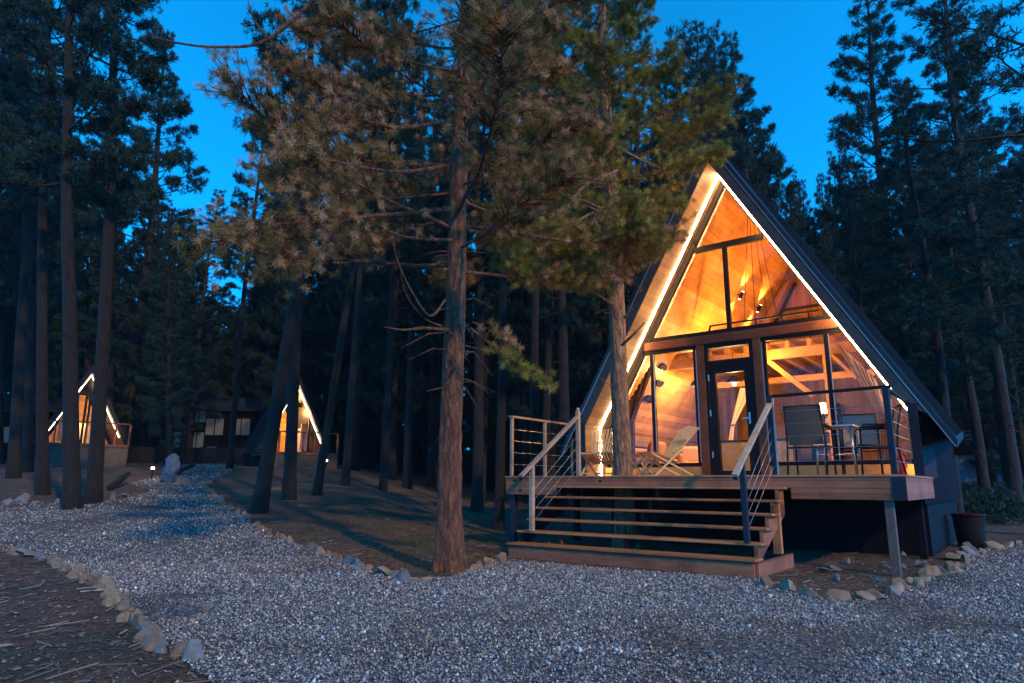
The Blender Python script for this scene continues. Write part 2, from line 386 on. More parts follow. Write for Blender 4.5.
def stone_attr_mat():
    mt, nt, b = new_mat('gravel_stones')
    a = N(nt, 'Attribute'); a.attribute_name = 'rnd'
    c = ramp(nt, a.outputs['Fac'], [(0.0, (0.04, 0.04, 0.046)), (0.35, (0.20, 0.195, 0.20)), (0.68, (0.40, 0.385, 0.375)), (0.78, (0.40, 0.26, 0.16)), (1.0, (0.84, 0.80, 0.76))])
    nt.links.new(c, b.inputs['Base Color']); b.inputs['Roughness'].default_value = 0.75; return mt
M['pebble'] = stone_attr_mat()
M['rock'] = simple('edging_rock', (0.26, 0.17, 0.105), 0.9, 0, 0.5, 7, 0.7)
M['rock2'] = simple('grey_edging_rock', (0.17, 0.16, 0.15), 0.9, 0, 0.45, 8, 0.7)
M['rock3'] = simple('tan_edging_rock', (0.23, 0.13, 0.075), 0.9, 0, 0.45, 6, 0.7)

# ------------------------------------------------------------------ ground
def ground():
    # polar-ish grid around the camera: fine near, coarse far
    rads = [0.0]+list(np.geomspace(1.2, 40, 110))+list(np.geomspace(43, 480, 26))
    na = 240; vs = []; fs = []
    for i, rr in enumerate(rads):
        for k in range(na):
            t = 2*math.pi*k/na; x = CAM[0]+rr*math.cos(t); y = CAM[1]+rr*math.sin(t)
            vs.append((x, y, ground_z(x, y)))
    for i in range(len(rads)-1):
        for k in range(na):
            a = i*na+k; b = i*na+(k+1) % na; fs.append((a, b, b+na, a+na))
    me = np_mesh('forest_ground', np.array(vs), np.array(fs), 4, True)
    return tag(link('ground', me, M['soil']), 'brown forest floor with needles and patches of grass', None, None, 'structure')
ground()

# gravel path polygon, from its outline in the photograph projected onto the terrain
RB = [(262, 455), (235, 462), (232, 472), (212, 480), (204, 488), (214, 498), (235, 513), (262, 531), (300, 547), (340, 560), (375, 574), (410, 583), (450, 578), (482, 568), (500, 560)]
RB2 = [(768, 586), (800, 597), (840, 603), (880, 598), (922, 584), (955, 568), (976, 552), (1024, 545)]
LB = [(-40, 549), (0, 552), (45, 560), (75, 573), (100, 590), (125, 612), (150, 637), (180, 662), (215, 688)]
rb = [hit(*p) for p in RB]; rb2 = [hit(*p) for p in RB2]; lb = [hit(*p) for p in LB]
SKL = (-2.07, -1.30); SKR = (1.48, -1.30)
ext_l = [col_pt(60, 2.2), (CAM[0]-HR[0]*4-HF[0]*3, CAM[1]-HR[1]*4-HF[1]*3), (CAM[0]+HR[0]*9-HF[0]*3, CAM[1]+HR[1]*9-HF[1]*3), col_pt(1300, 9), col_pt(1150, 13)]
UL = [(-60, 508), (0, 503), (60, 503), (120, 500), (150, 492), (128, 484), (150, 478), (180, 472), (186, 463), (215, 458)]
ul = [hit(*p) for p in UL]
poly = rb+[SKL, (-2.0, -0.2), (1.4, -0.2), SKR]+rb2+ext_l[::-1]+[lb[-1]]+lb[-2::-1]+ul
poly = np.array(poly)
def inside(px, py, pl=poly):
    n = len(pl); r_ = np.zeros(np.shape(px), bool); j = n-1
    for i in range(n):
        xi, yi = pl[i]; xj, yj = pl[j]
        c = ((yi > py) != (yj > py)) & (px < (xj-xi)*(py-yi)/(yj-yi+1e-12)+xi)
        r_ ^= c; j = i
    return r_
def gravel_sheet():
    rads = np.geomspace(1.2, 46, 260); na = 420
    a0 = math.atan2(HF[1], HF[0])
    ang = np.linspace(a0-1.15, a0+0.95, na)
    X = CAM[0]+rads[:, None]*np.cos(ang)[None]; Y = CAM[1]+rads[:, None]*np.sin(ang)[None]
    ins = inside(X, Y)
    Z = np.vectorize(ground_z)(X, Y)+0.012
    idx = np.arange(X.size).reshape(X.shape)
    f = np.stack([idx[:-1, :-1], idx[:-1, 1:], idx[1:, 1:], idx[1:, :-1]], -1)
    keep = ins[:-1, :-1] & ins[:-1, 1:] & ins[1:, 1:] & ins[1:, :-1]
    f = f[keep]
    V_ = np.stack([X.ravel(), Y.ravel(), Z.ravel()], 1)
    u, inv = np.unique(f, return_inverse=True)
    me = np_mesh('gravel_path', V_[u], inv.reshape(-1, 4), 4, True)
    tag(link('gravel_path', me, M['gravel']), 'grey crushed stone path winding between the pines', None, None, 'structure')
gravel_sheet()

def scatter_stones():
    rng = np.random.default_rng(4)
    P_ = []
    # distance bands with falling density and growing size
    for f0, f1, dens, sz in [(1.6, 4.2, 3600, .0105), (4.2, 6.5, 3000, .0115), (6.5, 9.5, 1900, .014), (9.5, 14, 850, .0165), (14, 22, 330, .022), (22, 34, 110, .028)]:
        w1 = 0.86*f1
        area = (f1-f0)*(w1*2); n = int(area*dens)
        F = rng.uniform(f0, f1, n); L = rng.uniform(-w1, w1, n)
        ok = np.abs(L) < 0.84*F+.3
        F = F[ok]; L = L[ok]
        x = CAM[0]+HF[0]*F+HR[0]*L; y = CAM[1]+HF[1]*F+HR[1]*L
        k = inside(x, y); x = x[k]; y = y[k]
        s_ = sz*rng.lognormal(0, 0.36, len(x))
        P_.append(np.stack([x, y, s_], 1))
    P_ = np.concatenate(P_); n = len(P_)
    gx = np.arange(-60, 25, 0.5)
    z = np.array([ground_z(a, b) for a, b in P_[:, :2]])
    # irregular stone: jittered octahedron
    pat0 = np.array([noise.noise(Vector((a*.55, b*.55, 9.1)))+.6*noise.noise(Vector((a*1.6, b*1.6, 2.2))) for a, b in P_[:, :2]])
    kk = rng.random(n) > np.clip((pat0-.22)*2.4, 0, .8); P_ = P_[kk]; z = z[kk]; n = len(P_)
    base = np.array([[1, 0, 0], [0, 1, 0], [-1, 0, 0], [0, -1, 0], [0, 0, .75], [0, 0, -.6]], float)
    fc = np.array([[0, 1, 4], [1, 2, 4], [2, 3, 4], [3, 0, 4], [1, 0, 5], [2, 1, 5], [3, 2, 5], [0, 3, 5]])
    V_ = base[None]*rng.uniform(0.6, 1.25, (n, 6, 1))+rng.normal(0, .12, (n, 6, 3))
    sc = rng.uniform(0.75, 1.25, (n, 1, 3)); V_ = V_*sc
    q = rng.normal(size=(n, 4)); q[:, 1:3] *= .6; q /= np.linalg.norm(q, axis=1)[:, None]
    w, a, b, c = q.T
    Rm = np.stack([1-2*(b*b+c*c), 2*(a*b-c*w), 2*(a*c+b*w), 2*(a*b+c*w), 1-2*(a*a+c*c), 2*(b*c-a*w), 2*(a*c-b*w), 2*(b*c+a*w), 1-2*(a*a+b*b)], 1).reshape(n, 3, 3)
    V_ = np.einsum('nij,nkj->nki', Rm, V_)*P_[:, 2][:, None, None]*0.62
    V_ += np.stack([P_[:, 0], P_[:, 1], z+0.012+P_[:, 2]*rng.uniform(0.05, .5, n)], 1)[:, None, :]
    Fc = (fc[None]+np.arange(n)[:, None, None]*6).reshape(-1, 3)
    rv = rng.beta(1.0, 1.25, n)
    pat = np.array([noise.noise(Vector((a*.55, b*.55, 9.1)))+.6*noise.noise(Vector((a*1.6, b*1.6, 2.2))) for a, b in P_[:, :2]])
    dirty = rng.random(n) < np.clip((pat-.12)*2.2, 0, .75)
    rv = np.where(dirty, rng.choice([.78, .12, .25, .76], n), rv)
    me = np_mesh('gravel_stones', V_.reshape(-1, 3), Fc, 3, False, np.repeat(rv, 8))
    tag(link('gravel_stones', me, M['pebble']), 'loose grey, white and brown crushed stones covering the path', None, None, 'stuff')
    return n
NST = scatter_stones()

def litter():
    """chips, cones and bark bits on the soil"""
    rng = np.random.default_rng(9); n = 70000
    F = 2.5+16*rng.random(n)**1.3; L = rng.uniform(-.85, .9, n)*F
    x = CAM[0]+HF[0]*F+HR[0]*L; y = CAM[1]+HF[1]*F+HR[1]*L
    k = ~inside(x, y); x = x[k]; y = y[k]; n = len(x)
    z = np.array([ground_z(a, b) for a, b in zip(x, y)])
    s_ = rng.lognormal(-4.65, .5, n); a = rng.uniform(0, 6.28, n)
    V_ = []
    for dx, dy, dz in ((-1, -.4, 0), (1, -.3, .25), (.8, .5, .45), (-.7, .5, .2)):
        V_.append(np.stack([x+s_*(dx*np.cos(a)-dy*np.sin(a)), y+s_*(dx*np.sin(a)+dy*np.cos(a)), z+.006+s_*dz], 1))
    V_ = np.stack(V_, 1).reshape(-1, 3)
    m = 4200; F = 3+15*rng.random(m); L = rng.uniform(-.85, .5, m)*F
    tx = CAM[0]+HF[0]*F+HR[0]*L; ty = CAM[1]+HF[1]*F+HR[1]*L; k = ~inside(tx, ty); tx = tx[k]; ty = ty[k]; m = len(tx)
    tz = np.array([ground_z(a_, b_) for a_, b_ in zip(tx, ty)])+.008; an = rng.uniform(0, 6.28, m); hl = rng.uniform(.03, .16, m); w_ = rng.uniform(.002, .006, m)
    T_ = np.stack([np.stack([tx+sx_*hl*np.cos(an)-sy_*w_*np.sin(an), ty+sx_*hl*np.sin(an)+sy_*w_*np.cos(an), tz+(sx_+1)*.006+(sy_+1)*.002], 1) for sx_, sy_ in ((-1, -1), (1, -1), (1, 1), (-1, 1))], 1).reshape(-1, 3)
    V_ = np.concatenate([V_, T_]); n += m
    me = np_mesh('litter', V_, np.arange(n*4).reshape(-1, 4), 4, False, rng.beta(1.5, 2.2, n))
    mt, nt, b = new_mat('forest_litter'); at_ = N(nt, 'Attribute'); at_.attribute_name = 'rnd'
    nt.links.new(ramp(nt, at_.outputs['Fac'], [(0, (0.05, 0.03, 0.02)), (.5, (0.20, 0.13, 0.09)), (.85, (0.44, 0.32, 0.24)), (1, (0.75, 0.68, 0.6))]), b.inputs['Base Color'])
    tag(link('forest_litter', me, mt), 'dry twigs, bark chips and pale leaves strewn over the forest floor', None, None, 'stuff')
    # grass blades in patches between the main pine and the deck
    n = 24000; F = rng.uniform(7.5, 15, n); L = rng.uniform(-.30, .02, n)*F
    x = CAM[0]+HF[0]*F+HR[0]*L; y = CAM[1]+HF[1]*F+HR[1]*L
    m_ = np.array([noise.noise(Vector((a*.8, b*.8, 1.3))) for a, b in zip(x, y)])
    k = (~inside(x, y)) & (m_ > -.05+rng.normal(0, .12, n)); x = x[k]; y = y[k]; n = len(x)
    z = np.array([ground_z(a, b) for a, b in zip(x, y)])
    h = rng.uniform(.015, .045, n); a = rng.uniform(0, 6.28, n); t = rng.normal(0, .03, (n, 2)); w = .004
    V_ = np.stack([np.stack([x-w*np.cos(a), y-w*np.sin(a), z], 1), np.stack([x+w*np.cos(a), y+w*np.sin(a), z], 1), np.stack([x+t[:, 0], y+t[:, 1], z+h], 1)], 1).reshape(-1, 3)
    me = np_mesh('grass', V_, np.arange(n*3).reshape(-1, 3), 3, False, rng.random(n))
    tag(link('short_grass', me, foliage('grass_blades', [(0, (0.06, 0.06, 0.02)), (1, (0.22, 0.17, 0.07))])), 'thin short grass beside the main pine', None, None, 'stuff')
litter()

# ------------------------------------------------------------------ edging stones
def rock_mesh(seed, sx, sy, sz):
    import bmesh
    bm = bmesh.new(); bmesh.ops.create_icosphere(bm, subdivisions=3, radius=1.2)
    rr = random.Random(seed); off = Vector((seed*3.7, seed*1.3, 0))
    cuts = [(Vector((rr.gauss(0, 1), rr.gauss(0, 1), rr.gauss(0, 1))).normalized(), rr.uniform(0.38, 0.74)) for _ in range(12)]
    for v in bm.verts:
        p = v.co.copy(); p *= 1+0.18*noise.noise(p*1.3+off)
        for d, h in cuts:
            e = p.dot(d)-h
            if e > 0: p -= d*e*0.93
        p += p.normalized()*0.07*noise.noise(p*4+off)
        v.co = Vector((p.x*sx, p.y*sy, p.z*sz))
    me = bpy.data.meshes.new('edging_stone'); bm.to_mesh(me); bm.free(); return me
ROCKS = [rock_mesh(i, *[(0.16, 0.10, 0.075), (0.13, 0.10, 0.09), (0.19, 0.11, 0.07), (0.11, 0.09, 0.08), (0.15, 0.13, 0.06), (0.20, 0.12, 0.09), (0.12, 0.08, 0.06), (0.14, 0.12, 0.11)][i]) for i in range(8)]
RM = [('tan', M['rock']), ('grey', M['rock2']), ('rusty brown', M['rock3'])]
ORD = ['first', 'second', 'third', 'fourth', 'fifth', 'sixth', 'seventh', 'eighth', 'ninth', 'tenth', 'eleventh', 'twelfth', 'thirteenth', 'fourteenth', 'fifteenth', 'sixteenth', 'seventeenth', 'eighteenth', 'nineteenth', 'twentieth']
TENS = {20: 'twenty', 30: 'thirty', 40: 'forty', 50: 'fifty', 60: 'sixty', 70: 'seventy', 80: 'eighty', 90: 'ninety'}
def ordinal(n):
    if n <= 20: return ORD[n-1]
    if n > 99: return 'one hundred and '+ordinal(n-100) if n > 100 else 'one hundredth'
    t, u = n//10*10, n % 10
    return (TENS[t][:-1]+'ieth') if u == 0 else TENS[t]+'-'+ORD[u-1]
def stone_row(path, where, group, seed, step=0.24, scale=1.0):
    rr = random.Random(seed)
    seg = [Vector((a, b)) for a, b in path]; k = 0; carry = 0.0; cnt = 0
    for a, b in zip(seg[:-1], seg[1:]):
        L = (b-a).length; d = (b-a)/L; t = carry
        while t < L:
            p = a+d*t; sc = scale*rr.choice((rr.uniform(.55, .9), rr.uniform(.8, 1.2), rr.uniform(1.1, 1.55)))
            jit = rr.uniform(-0.08, 0.08); q = p+Vector((-d.y, d.x))*jit
            vi = rr.randrange(8); nm, mt = RM[rr.choice([0, 0, 0, 1, 2])]
            me = ROCKS[vi]; cnt += 1
            o = bpy.data.objects.new('edging_stone', me); COL.objects.link(o)
            if len(me.materials) == 0: me.materials.append(mt)
            o.material_slots[0].link = 'OBJECT'; o.material_slots[0].material = mt
            zz = ground_z(q.x, q.y)
            o.location = (q.x, q.y, zz+0.018*sc); o.scale = (sc, sc, sc*rr.uniform(.9, 1.3))
            o.rotation_euler = (rr.uniform(-.25, .25), rr.uniform(-.25, .25), math.atan2(d.y, d.x)+rr.uniform(-.5, .5))
            look = ['long', 'blocky', 'large flat', 'small', 'flat', 'big', 'little', 'chunky'][vi]
            tag(o, f'{look} {nm} stone, {ordinal(cnt)} {where}', 'stone', group)
            t += step*sc*rr.uniform(0.85, 1.15)
        carry = t-L
stone_row(lb[::-1][1:]+[], 'along the left border from the front', 'stones edging the left side of the gravel', 1, 0.19, 0.74)
stone_row(rb[3:][::-1], 'from the main pine along the middle border', 'stones edging the middle island of forest floor', 2, 0.23, 0.72)
stone_row(rb2, 'of the curved border from the stairs rightwards', 'stones edging the gravel by the deck', 3, 0.24, 0.95)

# ------------------------------------------------------------------ pines
def tufts(pos, dr, rng, nl, w, K, spread=0.9):
    """needle tufts as thin triangles; pos, dr (N,3)"""
    n = len(pos)
    D = dr[:, None, :]+rng.normal(0, spread, (n, K, 3))*0.62
    D /= np.linalg.norm(D, axis=2)[:, :, None]+1e-9
    ln = nl*rng.uniform(0.6, 1.15, (n, K, 1))
    base = pos[:, None, :]+rng.normal(0, nl*0.12, (n, K, 3))
    tip = base+D*ln
    side = np.cross(D, rng.normal(size=(n, K, 3))); side /= np.linalg.norm(side, axis=2)[:, :, None]+1e-9
    mid = base+D*ln*0.45
    a = mid-side*w/2; b = mid+side*w/2
    V_ = np.stack([base, a, tip, b], 2).reshape(-1, 3)
    return V_
def pine_data(seed, H, r0, cb, Rm, nlimb, per, nl, w, K, droop=0.15, upt=0.5, shape='cone', fullz=None, sides=10, hero=False, topR=0.25, stub=14, rndw=None, keep=None):
    rr = random.Random(seed); rng = np.random.default_rng(seed)
    mb = MB()
    ns = 60 if hero else 16
    ph = rr.uniform(0, 6)
    def tr(z):
        return Vector((0.012*z*math.sin(z*0.35+ph)+0.02*math.sin(z*1.1+ph), 0.012*z*math.cos(z*0.3+ph), z))
    def rad(z):
        t = z/H; base = r0*(1-t)**0.8
        return base*(1+0.42*math.exp(-z/0.26))+0.012
    zs_ = [H*(i/ns)**1.25 for i in range(ns+1)]
    if not hero:
        mb.tube([tr(z) if z > 0 else Vector((0, 0, -0.3)) for z in zs_], [rad(z) for z in zs_], sides)
    limbs = []
    tp = []; td = []
    ga = rr.uniform(0, 6.28)
    for i in range(nlimb):
        u = (i+rr.random())/nlimb; z = cb+(H*0.99-cb)*u**0.92
        ga += 2.399+rr.uniform(-.4, .4)
        t = (z-cb)/(H-cb)
        if shape == 'cone': L = Rm*(1-t)**0.75*(0.35+0.65*sst(0, 0.12, t))
        elif shape == 'round': L = Rm*math.sqrt(max(0.03, 1-(1.7*t-0.6)**2 if t > .35 else 1-0.25*(0.35-t)))
        else: L = Rm*(1-0.75*t)
        L = max(L*rr.uniform(0.6, 1.12), topR)
        el = -droop+upt*t+rr.uniform(-.12, .12)
        d = Vector((math.cos(ga)*math.cos(el), math.sin(ga)*math.cos(el), math.sin(el)))
        p = tr(z); pts = [p.copy()]; nseg = 6
        for k in range(nseg):
            d = (d+Vector((rr.uniform(-.16, .16), rr.uniform(-.16, .16), rr.uniform(-.04, .13)))).normalized()
            p = p+d*(L/nseg); pts.append(p.copy())
        if keep is not None and not all(keep(q_) for q_ in pts[2:]+[pts[-1]+d*.25]): continue
        rb_ = max(0.010, min(0.06, 0.014*L+0.006))*(1.0 if not hero else 0.62)
        mb.tube(pts, [rb_*(1-0.8*k/nseg) for k in range(nseg+1)], 4 if not hero else 6, False)
        m_ = max(3, int(per*(L/Rm)**1.1))
        for j in range(m_):
            s_ = (0.14 if hero else .28)+(.86 if hero else 0.72)*math.sqrt(rr.random()); a = min(nseg-1, int(s_*nseg)); f = s_*nseg-a
            q = pts[a].lerp(pts[a+1], min(1, f)); bd = (pts[a+1]-pts[a]).normalized()
            sgn = rr.choice((-1, 1)); side = Vector((-bd.y, bd.x, 0)).normalized()*sgn
            tw = (bd*rr.uniform(.3, 1.0)+side*rr.uniform(.2, 1.2)+Vector((0, 0, rr.uniform(-.25, .55)))).normalized()
            tl = L*rr.uniform(.08, .30)*(1.15-s_*.6)+0.08
            e = q+tw*tl
            if hero or j % 3 == 0: mb.tube([q, (q+e)/2+Vector((0, 0, rr.uniform(-.02, .03))), e], [0.009, .006, .004] if hero else [.012, .010, .006], 3, False)
            nt_ = 3 if hero else 2
            for c in range(nt_):
                g = q.lerp(e, 1-c*0.30/(1)+rr.uniform(-.05, .02)) + Vector((rr.gauss(0, .035), rr.gauss(0, .035), rr.gauss(0, .03)))
                tp.append(g); td.append((tw+Vector((0, 0, .35))).normalized())
    for i in range(stub):     # dead stubs under the crown
        z = rr.uniform(min(1.5, cb*.5), cb+0.5); a = rr.uniform(0, 6.28); L = rr.uniform(.15, .9)
        p = tr(z); d = Vector((math.cos(a), math.sin(a), rr.uniform(-.3, .3)))
        mb.tube([p, p+d*L*.5+Vector((0, 0, rr.uniform(-.05, .05))), p+d*L+Vector((0, 0, rr.uniform(-.25, .1)))], [.018, .011, .004], 4, False)
    tp = np.array([tuple(v) for v in tp]); td = np.array([tuple(v) for v in td])
    V_ = tufts(tp, td, rng, nl, w, K, 1.9 if hero else 1.5)
    r_ = np.repeat(rng.beta(1.4, 2.0, len(tp)) if rndw is None else rndw(rng, tp), K)
    r_ = np.clip(r_+rng.normal(0, .06, len(r_)), 0, 1)
    cm = np_mesh('crown', V_, np.arange(len(V_)).reshape(-1, 4), 4, False, r_)
    return mb, cm, tr, rad, zs_
# forest variants: trunk mesh + crown mesh shared by the copies
VAR = {}
def variant(key, bark='bark_far', **kw):
    mb, cm, *_ = pine_data(**kw)
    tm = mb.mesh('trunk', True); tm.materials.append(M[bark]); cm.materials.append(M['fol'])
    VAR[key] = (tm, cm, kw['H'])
variant('A', seed=11, H=20, r0=.22, cb=6.0, Rm=2.7, nlimb=84, per=46, nl=.19, w=.026, K=16)
variant('B', seed=12, H=22, r0=.24, cb=7.5, Rm=3.0, nlimb=76, per=54, nl=.19, w=.026, K=16, shape='round', upt=.7)
variant('C', seed=13, H=18, r0=.21, cb=1.6, Rm=3.1, nlimb=120, per=46, nl=.19, w=.026, K=16, droop=.05, upt=.55)
variant('D', seed=14, H=10, r0=.13, cb=0.5, Rm=2.5, nlimb=76, per=40, nl=.18, w=.026, K=16, droop=.0)
variant('E', seed=15, H=18, r0=.26, cb=4.6, Rm=4.8, nlimb=46, per=70, nl=.19, w=.026, K=14, droop=-.02, upt=.25, shape='flat')
variant('F', seed=16, H=21, r0=.20, cb=8.5, Rm=2.2, nlimb=60, per=44, nl=.19, w=.026, K=16)
TREES = []
def put_tree(key, px, F, H=None, rz=0, lean=(0, 0), girth=1.0, at_xy=None):
    x, y = at_xy or col_pt(px, F); z = ground_z(x, y)-0.05
    tm, cm, h0 = VAR[key]; s_ = (H or h0)/h0
    root = bpy.data.objects.new('pine_tree', None); COL.objects.link(root); root.location = (x, y, z)
    ax = Vector((*HR, 0)); bx_ = Vector((*HF, 0))
    q = Matrix.Rotation(lean[0], 4, bx_) @ Matrix.Rotation(lean[1], 4, ax) @ Matrix.Rotation(rz, 4, 'Z')
    root.rotation_euler = q.to_euler(); root.scale = (s_*girth, s_*girth, s_)
    for n_, me in (('trunk', tm), ('crown', cm)):
        o = bpy.data.objects.new(n_, me); COL.objects.link(o); o.parent = root
    TREES.append((px, F, key, root)); return root
# trees one can tell apart (column in the photograph, distance, height)
NEAR = [
 # key, px, F, H, rz, lean(right, away), girth, label
 ('B', 46, 17.0, 22, .3, (-.15, 0), .58, 'dark slender pine trunk, leftmost of the trio beside the path'),
 ('B', 77, 14.5, 21, 1.7, (-.15, 0), .68, 'dark pine with a slightly left-leaning trunk in the middle of the trio'),
 ('A', 97, 15.5, 21, 2.9, (-.08, 0), .66, 'reddish pine trunk, rightmost of the trio beside the path'),
 ('F', 14, 22, 21, 4.0, (-.12, 0), .9, 'thin pine near the left frame edge behind the trio'),
 ('B', 262, 14.0, 20, .9, (.10, .02), .66, 'dark pine leaning strongly to the right beside the middle border'),
 ('A', 291, 16.5, 21, 5.1, (-.03, 0), .62, 'upright bluish pine trunk in front of the small lit cabin'),
 ('A', 318, 17.5, 19, 3.3, (.09, 0), .5, 'thin pine leaning right beside the small lit cabin'),
 ('F', 346, 21, 20, .2, (.02, 0), .62, 'slim dark pine right of the leaning one'),
 ('F', 384, 22, 21, 2.2, (0, 0), .6, 'slim pine left of the main trunk'),
 ('A', 408, 26, 19, 1.2, (0, 0), .8, 'far straight pine just left of the main trunk'),
 ('F', 500, 15.5, 19, 1.4, (.01, 0), .62, 'dark pine between the main trunk and the deck railing'),
 ('F', 535, 17.5, 20, 3.6, (0, 0), .62, 'slender reddish pine rising behind the deck railing'),
 ('A', 565, 21, 20, 2.0, (0, 0), .85, 'dark pine behind the left roof slope'),
 ('F', 229, 27, 19, .6, (0, 0), .7, 'pale thin pine standing at the bend of the path'),
 ('C', 118, 36, 26, 3.0, (0, 0), 1.0, 'far pine between the path trio and the path bend'),
 ('C', 922, 27, 24.5, .4, (0, 0), .95, 'tall spire-shaped pine against the blue sky right of the roof'),
 ('C', 770, 23, 18.4, 2.4, (0, 0), .85, 'pointed dark pine rising just behind the roof ridge'),
 ('C', 722, 27, 22, .9, (0, 0), .95, 'broad dark pine behind the roof apex'),
 ('C', 835, 30, 13.5, 5.0, (0, 0), 1.1, 'lower dense pine under the open sky gap'),
 ('A', 985, 24, 14.5, 1.1, (0, 0), 1.15, 'dense dark pine behind the right eave'),
 ('A', 955, 17, 12.5, 3.7, (0, 0), 1.0, 'dark bushy pine in front of the lit fence'),
 ('E', 1120, 14.0, 17, 2.75, (0, 0), 1.0, 'spreading pine at the right frame edge with long layered boughs'),
 ('C', 965, 36, 19, 1.4, (0, 0), 1.15, 'full dark pine between the spire and the right edge'),
 ('C', 880, 38, 19.5, 3.4, (0, 0), 1.0, 'full pine just behind and left of the spire-shaped one'),
 ('C', 1035, 40, 26, 4.4, (0, 0), 1.0, 'tall full pine behind the fence at the right'),
 ('C', 995, 30, 16, 5.2, (0, 0), 1.1, 'dense mid-height pine filling the gap before the right edge'),
 ('C', 900, 31, 16.5, .7, (0, 0), 1.1, 'dense mid-height pine just right of the roof slope'),
 ('C', 186, 46, 20, 1.2, (0, 0), 1.1, 'distant full pine under the left sky gap, left one'),
 ('C', 226, 49, 20.5, 4.2, (0, 0), 1.1, 'distant full pine under the left sky gap, right one'),
 ('E', 1015, 25, 23, 3.9, (0, 0), .9, 'layered open-crowned pine high at the right, behind the spreading one'),
 ('C', 1075, 28, 16, .9, (0, 0), 1.0, 'low full pine at the right frame edge'),
 ('A', 1000, 31, 21, .4, (0, 0), .8, 'thin tall pine behind the spreading one at the right'),
 ('C', 1090, 33, 21, 2.4, (0, 0), .9, 'full pine at the right frame edge behind the fence'),
 ('A', 940, 34, 19, 1.4, (0, 0), .8, 'tall thin pine just right of the spire-shaped one'),
 ('A', 1015, 20.5, 19, 1.9, (0, 0), .9, 'dark pine trunk beside the lit fence at the far right'),
]
for key, px, F, H, rz, lean, g, lb_ in NEAR:
    t = put_tree(key, px, F, H, rz, lean, g); tag(t, lb_, 'pine tree')
def sky_y(px):
    xs = [-200, 150, 178, 200, 238, 262, 330, 470, 700, 755, 775, 825, 850, 905, 950, 1250]
    ys = [-60, -40, 120, 200, 195, 60, -40, -60, -20, 90, 175, 170, 60, 20, 140, 120]
    return float(np.interp(px, xs, ys))
frr = random.Random(77); placed = [(t[0], t[1]) for t in TREES]; bgpos = [col_pt(a, b) for a, b in placed]
tries = 0; bg = []
while len(bg) < 235 and tries < 40000:
    tries += 1
    F = frr.uniform(20, 68); px = frr.uniform(-160, 1200)
    if frr.random() < 0.2: px = frr.choice([frr.uniform(-160, 160), frr.uniform(250, 700)])
    x, y = col_pt(px, F)
    if -5.5 < x < 5.5 and -3 < y < 12.5: continue
    if F < 40 and (40 < px < 150 or 215 < px < 350): continue
    if F < 30 and px < 215: 
        if frr.random() < .6: continue
    if F < 27 and 905 < px: continue
    if inside(np.array(x), np.array(y)): continue
    if any((x-a)**2+(y-b)**2 < (2.4 if F < 45 else 1.9)**2 for a, b in bgpos): continue
    tp_ = 512+(px-512)*.88; sy = sky_y(tp_)
    wide = 1.6*FPX/F; sy = max(sy, sky_y(tp_-wide)-60, sky_y(tp_+wide)-60)
    sy += abs(frr.gauss(0, 28))
    dz = -(sy-341.5)/FPX; el = math.atan(dz)+PIT
    H = math.tan(el)*F+CAM[2]-ground_z(x, y)
    H = min(H, 26); 
    if H < 6: continue
    bgpos.append((x, y))
    left = px < 640
    key = frr.choice('AABFC') if left else frr.choice('CCCAD')
    if F > 44 and frr.random() < .75: key = 'C'
    if H < 11: key = 'D' if not left else frr.choice('DC')
    bg.append((px, F, key, H, frr.uniform(0, 6.28)))
bg.sort()
KN = {'A': 'tall narrow pine', 'B': 'round-crowned tall pine', 'C': 'dense conical pine', 'D': 'young bushy pine', 'F': 'thin high-crowned pine', 'E': 'spreading pine'}
for i, (px, F, key, H, rz) in enumerate(bg):
    t = put_tree(key, px, F, H, rz, ((-.11 if px < 240 else 0)+frr.uniform(-.03, .03), frr.uniform(-.03, .03)), frr.uniform(.6, .82))
    tag(t, f'{KN[key]}, {ordinal(i+1)} from the left in the forest', 'pine tree', 'pines of the forest behind the cabins')

def far_wood():
    rng = np.random.default_rng(21); tp = []
    for i in range(330):
        px = -420+1900*rng.random(); F = rng.uniform(68, 96); x, y = col_pt(px, F); z = ground_z(x, y)
        h = rng.uniform(13, 19); n = 170
        u = rng.random(n)**1.1; r_ = (3.0*(1-u)**.7+.3)*np.sqrt(rng.random(n)); a = rng.uniform(0, 6.28, n)
        tp.append(np.stack([x+r_*np.cos(a), y+r_*np.sin(a), z+u*h], 1))
    tp = np.concatenate(tp); td = rng.normal(size=tp.shape); td[:, 2] = abs(td[:, 2])*.5
    td /= np.linalg.norm(td, axis=1)[:, None]
    V_ = tufts(tp, td, rng, .9, .28, 9)
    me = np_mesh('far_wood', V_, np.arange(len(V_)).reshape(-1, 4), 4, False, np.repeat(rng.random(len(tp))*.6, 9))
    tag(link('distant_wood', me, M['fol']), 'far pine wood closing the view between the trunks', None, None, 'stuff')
far_wood()

